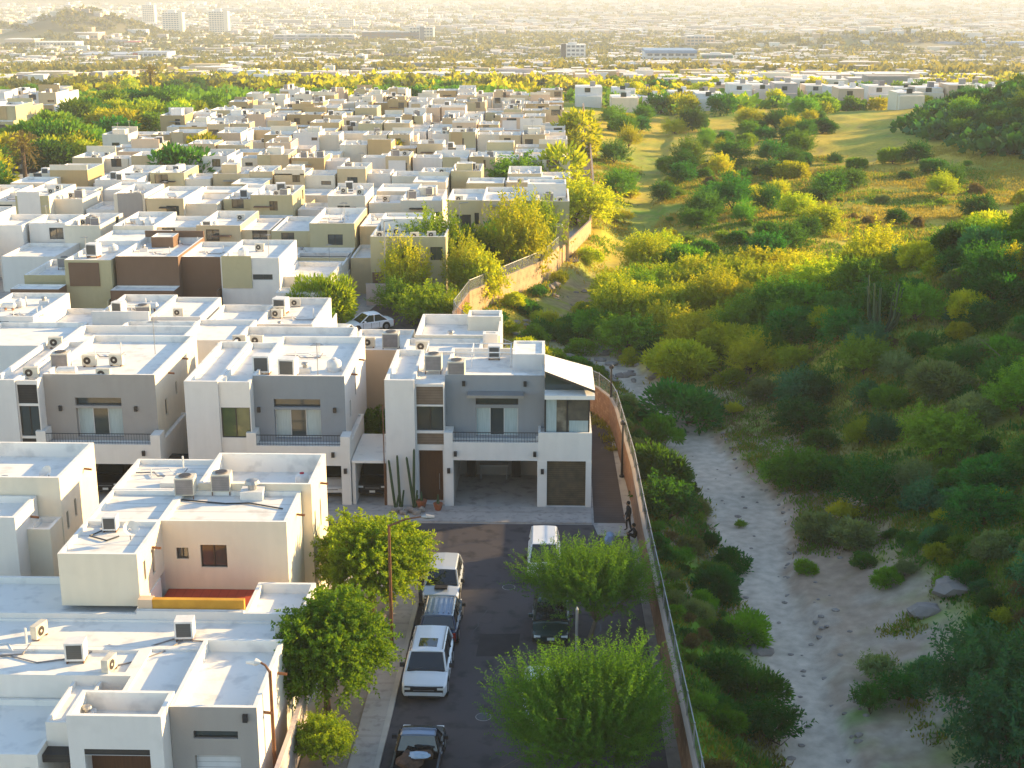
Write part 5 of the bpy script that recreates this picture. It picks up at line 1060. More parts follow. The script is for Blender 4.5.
def make_tree(name, label, loc, crown, m, cat='tree', trunk=.14, nb=9, bark='bark', group=None):
    (V, Fq), cc = crown; r = empty(name, (0, 0, 0), label, cat, group); rs = random.Random(len(V))
    pick = [cc[rs.randrange(len(cc))] for _ in range(nb)]; b = MB(); limbs(b, (0, 0, -.15), [tuple(p) for p in pick], trunk, bark, rs)
    mean = np.mean(cc, 0)
    for _ in range(nb * 2):
        p = cc[rs.randrange(len(cc))]; q = mean + (p - mean) * rs.uniform(1.25, 1.6); b.tube(tuple(mean + (p - mean) * .5), tuple(q), trunk * .16, trunk * .05, bark, 4, cap=False)
    b.build('trunk', r)
    npmesh('crown', V, Fq, m, r); r.location = loc; return r
# --- the five street trees of the foreground
make_tree('street_tree', 'leafy street tree with a sunlit yellow-green top around the brown lamp post', (-8.4, 62.2, .1), plume_crown(1, 2.9, 2.2, 2.9, 1500, 34, .95, .20, .085, sag=.35, upb=.5, low=-.55, lump=.5), 'leaf_street', trunk=.16)
make_tree('street_tree', 'broad street tree with drooping fronds overhanging the lower left house', (-9.2, 53.0, .1), plume_crown(2, 2.6, 2.4, 2.9, 1600, 34, 1.05, .21, .085, sag=.4, upb=.45, low=-.6, lump=.6), 'leaf_street_deep', trunk=.17)
make_tree('shrub', 'rounded yellow-green shrub between the garden wall and the left pavement', (-8.7, 48.9, .1), plume_crown(3, 1.15, 1.0, .9, 650, 26, .6, .14, .05, sag=.2, low=-.3, lump=.4), 'leaf_street', 'shrub', .06, 6)
make_tree('street_tree', 'wispy feathery street tree over the white minivan beside the wall', (2.1, 60.6, .05), plume_crown(4, 3.6, 1.9, 2.4, 1500, 38, 1.35, .15, .038, sag=.1, upb=.55, low=-.3, inner=.12, lump=.6, ry=3.0), 'leaf_feather', trunk=.13, bark='bark_pale')
make_tree('street_tree', 'big feathery street tree with upright plumes at the bottom right of the street', (1.75, 48.6, .05), plume_crown(5, 3.6, 2.6, 2.2, 2900, 44, 1.7, .15, .038, sag=.05, upb=1.0, low=-.75, inner=.12, lump=.5, ry=2.9), 'leaf_feather', trunk=.15, bark='bark_pale')
# --- prototypes
def proto(kind, k, m):
    mm = m
    if kind == 'tree':
        a = [lambda: plume_crown(20 + k, 2.6, 1.8, 1.55, 400, 22, 1.5, .36, .11, sag=.25, upb=.5, low=-.7, lump=1.2, inner=.3), lambda: clump_crown(30 + k, 2.8, 1.5, 1.4, 75, 100, .42, .13, low=-.7, rc=.24, ry=2.1), lambda: plume_crown(40 + k, 2.4, 1.9, 1.5, 340, 26, 1.7, .34, .09, sag=.1, upb=.9, low=-.6, lump=1.0)][k % 3]()
        return make_tree('desert_tree', 'x', (0, 0, 0), a, mm, trunk=.13, nb=9)
    if kind == 'bush':
        a = [lambda: clump_crown(50 + k, 1.0, .85, .55, 42, 75, .22, .085, low=-.25, rc=.33), lambda: clump_crown(60 + k, 1.1, .7, .45, 40, 75, .20, .08, low=-.2, rc=.36, ry=.85), lambda: plume_crown(70 + k, .8, .6, .4, 200, 16, .6, .18, .05, sag=.25, upb=.9, low=0, lump=.7)][k % 3]()
        return make_tree('bush', 'x', (0, 0, 0), a, mm, 'bush', .05, 5)
    if kind == 'far':
        a = clump_crown(80 + k, 2.8, 2.0, 2.0, 50, 28, .7, .32, low=-.7, rc=.32)
        return make_tree('tree', 'x', (0, 0, 0), a, mm, trunk=.16, nb=4)
PR = {}
def getp(kind, k, m):
    if (kind, k, m) not in PR:
        same = next((v for (a, b_, c), v in PR.items() if a == kind and b_ == k), None)
        if same:
            r = dup(same, (0, 0, 0), 0, 1)
            for c in r.children:
                if c.name.startswith('crown'): c.data = c.data.copy(); c.data.materials[0] = MATS[m]
            PR[kind, k, m] = r
        else: PR[kind, k, m] = proto(kind, k, m)
    return PR[kind, k, m]
VR = random.Random(5); PLACED = []
def free(x, y, r):
    for a, b_, c in PLACED:
        if (a - x) ** 2 + (b_ - y) ** 2 < (r + c) ** 2: return False
    return True
def put(kind, x, y, s, m, sink=.1, sq=None, z=None):
    src = getp(kind, VR.randrange(6 if kind != 'far' else 4), m); zz = gz(x, y) if z is None else z
    q = VR.uniform(.85, 1.15) if sq is None else sq
    o = dup(src, (x, y, zz - sink), VR.uniform(0, 6.28), (s, s * VR.uniform(.85, 1.15), s * q)); PLACED.append((x, y, s * (2.3 if kind != 'bush' else .95))); return o
TONE = {'leaf_yellow': 'yellow-green', 'leaf_green': 'green', 'leaf_deep': 'dark green', 'leaf_grey': 'grey-green', 'leaf_teal': 'bluish green', 'leaf_dry': 'dry brown'}
LOT = []
def lab(o, zone, m, cat, s): LOT.append((o, zone, m, cat, s))
def visible(x, y, z, marg=40):
    p = Vector((x, y, z - CAMH)); c = p.dot(_fw)
    if c < 5: return False
    u = 512 + F * p.dot(_rt) / c; v = 384 - F * p.dot(_up) / c
    return -marg < u < 1024 + marg and -30 < v < 768 + marg
def scatter(zone, kind, n, xr, yr, sr, tones, ok=None, gap=.6, where=None, sq=None, cap=99999):
    cnt = 0; tries = 0
    while cnt < n and tries < n * 30:
        tries += 1; x = VR.uniform(*xr); y = VR.uniform(*yr); s = VR.uniform(*sr)
        if ok and not ok(x, y): continue
        R0 = s * (2.3 if kind != 'bush' else .95)
        if not visible(x, y, 2): continue
        if not free(x, y, R0 * gap - R0 * .0 - .0 if gap < 1 else R0): 
            if VR.random() > .06: continue
        m = VR.choice(tones); o = put(kind, x, y, s, m, sq=sq); PLACED[-1] = (x, y, R0 * gap * .9); lab(o, zone, m, 'tree' if kind != 'bush' else 'bush', s); cnt += 1
    return cnt
def off(x, y): return x - float(wash_x(y))
def outside(x, y, g=1.2): return x > float(wall_x(y)) + g
# hand-placed ones the photo shows clearly
def hand(kind, px, py, s, m, label, cat=None, sq=None, z=None):
    x, y, zz = on_ground(px, py) if z is None else (*at(px, py, z), z); o = put(kind, x, y, s, m, z=zz, sq=sq); o['label'] = label; o['category'] = cat or ('bush' if kind == 'bush' else 'tree'); return o
hand('bush', 684, 425, 2.6, 'leaf_deep', 'big rounded dark bush at the bend of the dry wash')
hand('bush', 668, 520, 2.0, 'leaf_deep', 'large dark green bush against the wall opposite the person in black')
hand('bush', 655, 480, 1.7, 'leaf_deep', 'dark bush hugging the wall near the lane posts'); hand('bush', 660, 450, 1.5, 'leaf_green', 'green bush at the narrow top of the left bank')
hand('bush', 730, 570, 1.15, 'leaf_deep', 'dark bush bulging into the sandy wash, middle of the left bank'); hand('bush', 715, 600, 1.3, 'leaf_deep', 'dark bush below the bulging one on the left bank'); hand('bush', 745, 640, 1.1, 'leaf_green', 'round green bush at the left edge of the sand')
hand('bush', 720, 680, 1.0, 'leaf_deep', 'dark bush standing alone on the pale left bank'); hand('bush', 750, 700, 1.3, 'leaf_deep', 'wide dark bush on the lower left bank'); hand('bush', 770, 740, 1.4, 'leaf_deep', 'lowest dark bush at the left edge of the sand')
hand('bush', 805, 572, .55, 'leaf_green', 'small green bush alone on the right edge of the sand'); hand('bush', 741, 527, .45, 'leaf_green', 'tiny bush growing in the middle of the wash')
hand('bush', 876, 680, 1.15, 'leaf_grey', 'grey-green bush alone on the pale sandy flat'); hand('bush', 870, 710, 1.0, 'leaf_deep', 'low dark bush below the grey one on the sandy flat'); hand('bush', 898, 700, 1.2, 'leaf_deep', 'dark bush at the right rim of the sandy flat')
hand('tree', 985, 720, 1.05, 'leaf_teal', 'bluish leafy tree in the lower right corner', sq=1.0); hand('tree', 1020, 775, .9, 'leaf_teal', 'bluish tree cut off by the lower right corner')
hand('bush', 700, 618, .7, 'leaf_grey', 'silvery bush by the wall beside the second pale bush'); hand('bush', 690, 555, .75, 'leaf_grey', 'pale silvery bush near the wall, upper left bank')
# trees beside the far lane and in the estate
for px, py, s, m, l in ((462, 284, 1.25, 'leaf_green', 'full green tree left of the wide tan house'), (408, 288, 1.05, 'leaf_green', 'round green tree touching the orange lower wall'), (448, 322, .85, 'leaf_yellow', 'low tree just inside the wall bend'), (500, 268, 1.1, 'leaf_green', 'green tree before the dark carport of the tan house'), (403, 302, .95, 'leaf_yellow', 'bright tree beside the orange-walled tan house'), (432, 322, .95, 'leaf_street', 'wide low tree right of the far white sedan'), (466, 302, .95, 'leaf_yellow', 'tree left of the white pickup on the far lane'),
                        (432, 288, 1.3, 'leaf_street', 'tall tree in front of the tan house windows'), (518, 282, 1.35, 'leaf_yellow', 'tree hiding the right half of the wide tan house'), (535, 262, 1.2, 'leaf_street', 'tree behind the lit boundary wall, right of the carport'), (482, 304, .9, 'leaf_yellow', 'small bright tree on the bend of the tan wall'),
                        (326, 326, 1.0, 'leaf_street', 'tall lit tree at the right end of the second frontage'), (312, 352, .9, 'leaf_green', 'green tree over the white roofs left of the far sedan'), (398, 312, .75, 'leaf_green', 'low tree beside the far street corner'),
                        (366, 440, .62, 'leaf_green', 'clipped green tree on the lawn behind the carport')):
    hand('tree', px, py, s, m, l, z=0.0, sq=1.0 if 'lawn' in l or 'low' in l else 1.5)
for px, py, s, m, l in ((577, 225, 1.6, 'leaf_yellow', 'bright tree at the estate edge right of the flat roofs'), (562, 195, 1.6, 'leaf_yellow', 'broad bright tree along the estate edge, upper'), (516, 200, 1.7, 'leaf_green', 'lone dark tree rising between estate roofs'), (535, 222, 1.2, 'leaf_yellow', 'pair-forming bright tree below the lone dark tree'),
                        (577, 155, 1.6, 'leaf_yellow', 'bright tree beside the balconied white house'), (387, 168, 1.3, 'leaf_yellow', 'small tree between roofs, middle of the estate'), (182, 195, 1.5, 'leaf_deep', 'dark tree standing between white estate houses on the left'), (205, 170, 1.2, 'leaf_yellow', 'yellowish tree between cream roofs on the left'), (192, 450, .5, 'leaf_green', 'small plant beside the black pergola')):
    hand('far' if py < 200 else 'tree', px, py, s, m, l, z=0.0)
# date palm on the left
def palm(px, py, h, label):
    x, y = at(px, py, 0); r = empty('palm_tree', (x, y, 0), label, 'palm tree'); b = MB(); b.tube((x, y, 0), (x, y, h), .35, .25, 'bark', 9); b.build('trunk', r)
    rs = np.random.RandomState(3); P = []; D = []
    for i in range(44):
        a = rs.uniform(0, 6.28); e = rs.uniform(-1.1, 1.1); d = np.array([math.cos(a) * math.cos(e), math.sin(a) * math.cos(e), math.sin(e)])
        for t in np.linspace(.1, 1, 12): P.append(np.array([x, y, h]) + d * 2.6 * t + np.array([0, 0, -1.0 * t * t])); D.append(d * .6 + rs.normal(size=3) * .6)
    V, Fq = leaves(np.array(P), np.array(D), .7, .16, rs); o = np.array([x, y, 0]); npmesh('fronds', V - o, Fq, 'leaf_dry', r)
palm(28, 205, 8.5, 'tall date palm with yellowed fronds at the upper left'); palm(152, 98, 7, 'small palm beyond the packed roofs, upper left')
# --- scattered zones
slope_ok = lambda x, y: off(x, y) > 5.5 + 3 * math.sin(y * .2) and (y > 74 or off(x, y) > 11)
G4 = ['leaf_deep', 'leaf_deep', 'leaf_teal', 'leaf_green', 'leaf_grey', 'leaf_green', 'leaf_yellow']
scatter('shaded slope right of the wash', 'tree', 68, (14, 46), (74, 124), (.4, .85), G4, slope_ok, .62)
scatter('lower right bank', 'tree', 5, (20, 30), (58, 76), (.5, .8), ['leaf_teal', 'leaf_deep'], lambda x, y: off(x, y) > 11, .8)
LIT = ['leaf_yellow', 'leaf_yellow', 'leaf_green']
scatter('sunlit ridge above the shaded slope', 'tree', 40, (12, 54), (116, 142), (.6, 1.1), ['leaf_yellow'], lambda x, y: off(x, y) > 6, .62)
scatter('lit gully bank behind the main house', 'tree', 22, (2, 18), (104, 150), (.7, 1.15), ['leaf_green', 'leaf_yellow', 'leaf_yellow'], lambda x, y: off(x, y) > 3.2 and off(x, y) < 12, .68)
scatter('grassy valley beyond the ridge', 'tree', 34, (22, 96), (150, 245), (.45, .95), ['leaf_deep', 'leaf_green', 'leaf_deep', 'leaf_yellow'], lambda x, y: off(x, y) > 5, 1.0)
scatter('golden meadow along the estate wall', 'tree', 50, (6, 62), (148, 330), (.6, 1.2), ['leaf_green', 'leaf_yellow', 'leaf_deep'], lambda x, y: outside(x, y, 2.5) and abs(off(x, y)) > 2.5 and x < 16 + (y - 148) * .3, .85)
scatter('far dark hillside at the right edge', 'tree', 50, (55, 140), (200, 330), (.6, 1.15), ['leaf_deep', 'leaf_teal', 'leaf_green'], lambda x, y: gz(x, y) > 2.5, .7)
scatter('left bank between wall and wash', 'bush', 74, (5.5, 12), (47, 104), (.38, .85), ['leaf_green', 'leaf_deep', 'leaf_deep', 'leaf_green', 'leaf_grey', 'leaf_dry'], lambda x, y: outside(x, y, .9) and off(x, y) < -2.3, .6)
scatter('bank behind the main house', 'bush', 40, (-6, 9), (98, 146), (.6, 1.3), ['leaf_yellow', 'leaf_green', 'leaf_deep'], lambda x, y: outside(x, y, 1.2) and abs(off(x, y)) > (1.9 if y < 118 else .6), .55)
scatter('right bank and sandy flat', 'bush', 54, (14, 34), (47, 78), (.4, .9), G4 + ['leaf_dry'], lambda x, y: off(x, y) > 5 and (off(x, y) > 8.5 or VR.random() < .15), .75)
scatter('shaded slope right of the wash', 'bush', 42, (13, 42), (70, 112), (.5, 1.2), G4 + ['leaf_dry'], lambda x, y: off(x, y) > 3, .5)
scatter('grassy valley beyond the ridge', 'bush', 32, (14, 90), (140, 235), (.5, 1.3), ['leaf_deep', 'leaf_green', 'leaf_grey', 'leaf_dry'], lambda x, y: off(x, y) > 3, .8)
scatter('estate-side edge of the meadow', 'bush', 20, (4, 30), (148, 260), (.6, 1.4), LIT, lambda x, y: outside(x, y, 1.5) and abs(off(x, y)) > 2, .8)
# green belt at the left of the estate and the belt beyond the last rows
scatter('green belt left of the estate', 'far', 60, (-112, -77), (188, 335), (.85, 1.5), LIT + ['leaf_deep', 'leaf_green'], lambda x, y: x > -101 and x < -79, .55)
scatter('tree belt beyond the last estate roofs', 'far', 64, (-190, 30), (346, 520), (.6, 1.15), LIT + ['leaf_deep', 'leaf_green'], None, .6)
scatter('trees around the white terraces, upper right', 'far', 105, (14, 190), (335, 520), (.6, 1.2), LIT + ['leaf_green', 'leaf_deep'], None, .7)
scatter('open plain above the dark hillside', 'far', 32, (60, 240), (330, 560), (.6, 1.1), LIT, None, .8)
scatter('small trees between estate roofs', 'far', 12, (-70, 0), (195, 330), (.6, .9), LIT, None, 1)
PLS = {}
for o, zone, m, cat, s in LOT: PLS.setdefault((zone, m, cat), []).append(o)
for (zone, m, cat), os_ in PLS.items():
    os_.sort(key=lambda o: o.location.y)
    for i, o in enumerate(os_):
        o['label'] = f'{TONE[m]} {cat}, {ordw(i)} {"" if i == 0 else "nearest "}such on the {zone}'.replace(' on the trees around', ' among those around').replace('on the small trees between', 'between the').replace('  ', ' ')
        o['category'] = cat; o['group'] = f'{TONE[m]} {"trees" if cat == "tree" else "bushes"}, {zone}'
for q in PR.values():
    for c in list(q.children): bpy.data.objects.remove(c)
    bpy.data.objects.remove(q)
# organ pipe cactus on the shaded slope
x, y, z = on_ground(880, 335); r = empty('organ_pipe_cactus', (x, y, z), 'tall many-stemmed cactus rising from the dark slope', 'cactus'); rs = random.Random(2)
for i in range(15):
    a = rs.uniform(0, 6.28); q = rs.uniform(.2, 1.5); h = rs.uniform(2.6, 4.4); b = MB(); b.path([(x + math.cos(a) * .2, y + math.sin(a) * .2, z - .2), (x + math.cos(a) * q * .8, y + math.sin(a) * q * .8, z + h * .35), (x + math.cos(a) * q, y + math.sin(a) * q, z + h)], [.09, .1, .06], 'leaf_olive' if 'leaf_olive' in MATS else 'cactus', 7); b.build('stem', r)
# dead bleached branches
for px, py, sd_, l in ((895, 500, 4, 'bleached dead branches sprawling under the dark slope'), (1015, 375, 6, 'bleached dead trunk at the right edge of the slope'), (735, 385, 8, 'small tangle of bare branches above the wash bend')):
    x, y, z = on_ground(px, py); rs = random.Random(sd_); b = MB()
    for i in range(16):
        a = rs.uniform(0, 6.28); e = rs.uniform(.1, 1.1); L_ = rs.uniform(1.0, 2.6); p1 = (x + math.cos(a) * L_ * .5, y + math.sin(a) * L_ * .5, z + L_ * .5 * math.sin(e)); p2 = (x + math.cos(a + .4) * L_, y + math.sin(a + .4) * L_, z + L_ * math.sin(e) + .1)
        b.tube((x, y, z - .1), p1, .05, .03, 'bark_pale', 5); b.tube(p1, p2, .03, .008, 'bark_pale', 5)
    tag(b.build('dead_branches'), l, 'branches')
# --- ground cover (nobody could count it)
def tufts(name, n, m, xr, yr, ok, hgt, per, w_, seed, spread=.25):
    rs = np.random.RandomState(seed); X = rs.uniform(*xr, n * 6); Y = rs.uniform(*yr, n * 6); k = ok(X, Y); X, Y = X[k][:n], Y[k][:n]; n = len(X)
    idx = np.repeat(np.arange(n), per); px = X[idx] + rs.normal(size=len(idx)) * spread; py = Y[idx] + rs.normal(size=len(idx)) * spread; pz = terrain(px, py) - .04
    D = rs.normal(size=(len(idx), 3)) * .5 + np.array([0, 0, 1.0]); s = rs.uniform(.5, 1.2, n)[idx]
    V, Fq = leaves(np.stack([px, py, pz], 1), D, hgt * s * rs.uniform(.6, 1.2, len(idx)), w_, rs); tag(npmesh(name, V, Fq, m), kind='stuff')
def msk(lo, hi, sc, seed, th):
    def f(X, Y):
        d = X - wash_x(Y); return (X > wall_x(Y) + .5) & ((d < -wash_w(Y) + .1) | (d > np.where(Y < 72, 4.5, wash_w(Y) + .8))) & (fbm(X / sc, Y / sc, seed) > th) & ~((Y < 72) & (d > 0) & (d < 9) & (fbm(X / 3, Y / 3, 8) < .6))
    return f
tufts('low_scrub', 420, 'leaf_deep', (5, 40), (46, 116), lambda X, Y: (X > wall_x(Y) + .8) & ((X - wash_x(Y) < -2.2) | (X - wash_x(Y) > 8)), .5, 60, .12, 22, .38)
tufts('bank_grass', 2600, 'grass_green', (18, 34), (52, 80), lambda X, Y: (X - wash_x(Y) > 9) & (fbm(X / 4, Y / 4, 5) > .36), .36, 13, .09, 21)
tufts('green_ground_cover', 7500, 'grass_green', (5, 46), (46, 118), msk(0, 0, 4, 5, .42), .34, 12, .09, 1)
tufts('olive_ground_cover', 6500, 'grass_olive', (5, 46), (46, 122), msk(0, 0, 3, 15, .5), .36, 12, .07, 2)
tufts('dry_grass', 4500, 'leaf_dry', (5, 46), (46, 125), msk(0, 0, 3, 25, .54), .38, 10, .05, 3)
tufts('golden_grass', 16000, 'grass_gold', (-6, 85), (104, 250), lambda X, Y: (X > wall_x(Y) + .5) & (np.abs(X - wash_x(Y)) > 2) & (fbm(X / 9, Y / 9, 5) > .46), .5, 8, .12, 4, .5)
tufts('meadow_grass', 12000, 'grass_green', (-6, 85), (104, 250), lambda X, Y: (X > wall_x(Y) + .5) & (np.abs(X - wash_x(Y)) > 2) & (fbm(X / 8, Y / 8, 35) > .52), .45, 8, .14, 5, .5)
tufts('estate_edge_weeds', 500, 'grass_olive', (-8.5, 6), (70, 100), lambda X, Y: (X > wall_x(Y) - .9) & (X < wall_x(Y) - .15) & (Y > 88), .5, 14, .07, 6, .12)
# rocks along the gully
rs = random.Random(9); b = MB()
for i in range(420):
    y = rs.uniform(48, 146); x = float(wash_x(y)) + rs.choice([-1, 1]) * (float(wash_w(y)) + abs(rs.gauss(0, .9))) if rs.random() < .8 else float(wash_x(y)) + rs.uniform(-1.5, 1.5)
    if x < float(wall_x(y)) + .8: continue
    s = rs.uniform(.05, .2) if y < 100 else rs.uniform(.1, .5); b.blob((x, y, gz(x, y)), s, 'rock', i, 1, (1.2, 1, .7), .5)
tag(b.build('loose_rocks'), kind='stuff')
for px, py, s, l in ((760, 262 + 390, .5, 'dark boulder at the left rim of the sand'), (955, 590, .9, 'pale boulder on the eroded knoll above the sandy flat'), (925, 612, .7, 'second pale boulder just left of the knoll'), (690, 408, .8, 'pale rock under the big dark bush')):
    x, y, z = on_ground(px, py); b = MB(); b.blob((x, y, z + s * .1), s, 'rock', int(s * 10), 2, (1.3, 1, .6), .35); tag(b.build('boulder'), l, 'rock')
# ------------------------------------------------------------------ far city
mat('far_glass', (.10, .14, .18), rough=.3); mat('green_clad', (.02, .22, .13), rough=.4); mat('blue_roof', (.18, .30, .46), rough=.5); mat('metal_roof', (.42, .46, .52), rough=.5)
FR = random.Random(77)
def drop(x, y): return gz(x, y)
def floors(mb, x0, x1, y0, y1, z0, n, fh, m='far_glass', a=.35, g=2.2):
    for i in range(n):
        z = z0 + i * fh + fh * .3; k = max(1, int((x1 - x0) / g)); st = (x1 - x0) / k
        for j in range(k): mb.box(x0 + st * (j + .5 - a), x0 + st * (j + .5 + a), y0 - .12, y0 - .01, z, z + fh * .5, m)
def tower(px, pyb, wpx, hpx, D, label, m='stucco_cream', name='apartment_tower', core=None, depth=18):
    x = (px - 550) * D / F; w_ = wpx * D / F; z = drop(x, D) - 1; h = hpx * D / F; r = empty(name, (x, D, z), label, 'building'); b = MB()
    b.box(x - w_ / 2, x + w_ / 2, D, D + depth, z - 3, z + h, m)
    b.box(x - w_ * .5 - .01, x + w_ * .5 + .01, D - .01, D + depth + .01, z + h + .002, z + h + 1, 'stucco_white'); b.build('wall', r)
    q = MB(); n = max(2, int(h / 3.4)); floors(q, x - w_ / 2 + 1, x + w_ / 2 - 1, D, D, z + 1, n, h / n, g=max(3.5, w_ / 8)); q.build('window', r)
    q = MB(); q.box(x - w_ * .2, x + w_ * .15, D + 3, D + 10, z + h + 1, z + h + 1 + h * .12, 'stucco_white'); q.build('roof_house', r)
    if core: q = MB(); q.box(x + w_ * core[0], x + w_ * core[1], D - .6, D - .02, z, z + h * 1.1, core[2]); q.build('facade_strip', r)
    return r
tower(80, 18, 8, 21, 2900, 'leftmost slim pale tower far away near the hillock'); tower(159, 18, 12, 21, 2900, 'slim pale tower second from the left on the skyline')
tower(182, 31, 20, 21, 2500, 'pale wide apartment tower left of its twin on the skyline', core=(.3, .48, 'stucco_cream')); tower(227, 31, 19, 22, 2500, 'pale apartment tower with a spire, right of its twin', core=(.28, .5, 'stucco_cream'))
tower(352, 24, 15, 11, 2700, 'distant pale block with a bright corner, upper middle left'); tower(425, 36, 24, 14, 2000, 'pale seven-storey block right of the wide brown building', core=(-.05, .12, 'far_glass'))
tower(573, 62, 24, 19, 1270, 'white six-storey office block with a dark left corner', 'stucco_white', 'office_block', core=(-.5, -.3, 'siding_dark'), depth=22)
tower(696, 45, 28, 12, 1700, 'cream hotel block on the plain behind the green building', 'stucco_peach', 'office_block'); tower(365, 66, 9, 11, 1150, 'small cream box building in the middle of the plain', 'stucco_cream', 'office_block')
tower(668, 66, 50, 13, 1180, 'long blue-roofed office building with rows of windows', 'stucco_cool', 'office_block', core=None, depth=40)
tower(713, 66, 30, 12, 1180, 'bright green clad building right of the blue-roofed office', 'green_clad', 'office_block'); tower(750, 62, 34, 8, 1200, 'grey low building right of the green clad one', 'stucco_taupe', 'office_block')
tower(395, 38, 56, 10, 2000, 'wide brown building left of the pale seven-storey block', 'stucco_brown', 'office_block'); tower(320, 42, 80, 8, 1950, 'long pinkish mall building, upper middle left', 'stucco_pink', 'office_block')
x = (650 - 550) * 1180 / F
b = MB(); z = drop(x, 1180) + 10.5; b.box((643 - 550) * 1180 / F, (693 - 550) * 1180 / F, 1178, 1222, z, z + 2.5, 'blue_roof'); o = b.build('blue_roof_panel'); 
for q in bpy.data.objects:
    if q.get('label', '').startswith('long blue-roofed'):
        o.name = 'roof'; o.parent = q; o.location = (-q.location.x, -q.location.y, -q.location.z)
# low halls and shops of the plain
def hall(px, py, wpx, hpx, m, rm, label, D=None, depth=30, name='warehouse', stripe=None):
    D = D or on_ground(px, py)[1]; x = (px - 550) * D / F; z = drop(x, D) - 1; w_ = wpx * D / F; h = hpx * D / F; r = empty(name, (x, D, z), label, 'building')
    b = MB(); b.box(x - w_ / 2, x + w_ / 2, D, D + depth, z - 2, z + h, m); b.build('wall', r)
    b = MB(); b.box(x - w_ / 2 - .3, x + w_ / 2 + .3, D - .3, D + depth + .3, z + h + .002, z + h + .5, rm); b.build('roof', r)
    b = MB(); floors(b, x - w_ / 2 + 1, x + w_ / 2 - 1, D, D, z + .5, max(1, int(h / 4.5)), min(h, 4.5), g=4); b.build('window', r)
    if stripe: b = MB(); b.box(x + w_ * stripe[0], x + w_ * stripe[1], D - .4, D - .13, z + h * .35, z + h * .95, stripe[2]); b.build('sign_panel', r)
    return r
hall(118, 60, 66, 6, 'stucco_taupe', 'metal_roof', 'long grey-roofed hall left of the red-marked shop', depth=50); hall(158, 62, 34, 10, 'stucco_white', 'metal_roof', 'white shop building with a red panel, upper left', stripe=(-.5, -.36, 'red_paint'))
hall(140, 48, 14, 6, 'stucco_cream', 'red_paint', 'small building with a red roof behind the grey hall'); hall(250, 66, 52, 7, 'metal_roof', 'metal_roof', 'wide metal-roofed shed with a pale front, left of centre', depth=45)
hall(235, 72, 44, 4, 'stucco_cream', 'roof', 'low cream building below the metal-roofed shed'); hall(65, 50, 40, 8, 'stucco_cream', 'roof', 'stepped cream building on the left of the plain'); hall(20, 68, 60, 5, 'stucco_white', 'roof', 'row of white buildings at the far left edge')
hall(95, 40, 26, 6, 'stucco_peach', 'roof', 'peach building below the dark hillock'); hall(30, 45, 30, 6, 'stucco_peach', 'roof', 'orange-tinted building at the far left'); hall(430, 66, 22, 8, 'stucco_white', 'roof', 'white and pink building right of the dark pyramid-like hall'); hall(400, 63, 24, 8, 'siding_dark', 'siding_dark', 'dark hall in the middle of the plain')
hall(500, 70, 70, 6, 'stucco_cream', 'roof', 'long cream buildings left of the white office block'); hall(620, 62, 50, 6, 'stucco_cream', 'roof', 'cream low block right of the white office block'); hall(980, 46, 110, 5, 'metal_roof', 'blue_roof', 'very long pale blue-roofed sheds at the upper right'); hall(905, 66, 30, 4, 'metal_roof', 'metal_roof', 'green-grey roofed shed at the upper right')
hall(126, 66, 12, 7, 'stucco_brown', 'siding_dark', 'dark brown cube building before the red-marked shop', depth=14)
# white terrace houses on the right, three small clusters
def terrace(x0, y0, n, w_, dx, dy, group, tone, place):
    for i in range(n):
        x0 += FR.choice([0, 0, 0, 4])
        x, y = x0 + i * dx + FR.uniform(-.8, 3), y0 + i * dy + FR.uniform(-13, 13); z = gz(x, y) - .3; m = FR.choice(['stucco_white', 'stucco_cool', 'stucco_white', 'stucco_cream', tone])
        r = empty('terrace_house', (x, y, z), f'{MATW.get(m, "pale")} terrace house, {"first" if i == 0 else ordw(i)} from the left in {place}', 'house', group); h = FR.uniform(3.6, 5.8)
        b = MB(); b.box(x - w_ / 2, x + w_ / 2 - .3, y, y + 9, -2 + z, z + h, m); b.box(x - w_ / 2 + .2, x + w_ / 2 - .6, y - 2, y - .01, z, z + FR.uniform(2.8, 4), m); b.build('wall', r)
        b = MB(); b.poly([(x - w_ / 2 + .2, y + .2, z + h + .01), (x + w_ / 2 - .5, y + .2, z + h + .01), (x + w_ / 2 - .5, y + 8.8, z + h + .01), (x - w_ / 2 + .2, y + 8.8, z + h + .01)], 'roof'); b.build('roof', r)
        b = MB(); b.box(x - 1.2, x + .2, y - .08, y - .012, z + 3.9, z + 5.0, 'glass'); b.build('window', r)
        b = MB(); b.box(x + .2, x + 1.5, y + 3, y + 4.5, z + h + .02, z + h + 1.2, FR.choice(['tank_white', 'ac_grey', 'stucco_taupe'])); b.build('water_tank', r)
terrace(20, 396, 12, 6.6, 6.7, -1.6, 'white terrace houses right of the estate', 'stucco_pink', 'the long white row'); terrace(8, 352, 4, 7, 7, 0, 'terrace at the estate corner', 'stucco_cool', 'the estate corner row')
terrace(50, 430, 14, 6.6, 6.8, -.8, 'second white terrace', 'stucco_peach', 'the second white row'); terrace(74, 350, 12, 6.6, 6.6, 1.2, 'peach terrace near the hillside', 'stucco_peach', 'the peach row by the hillside'); terrace(98, 395, 14, 6.6, 6.8, .3, 'third white terrace', 'stucco_white', 'the row above the hillside')
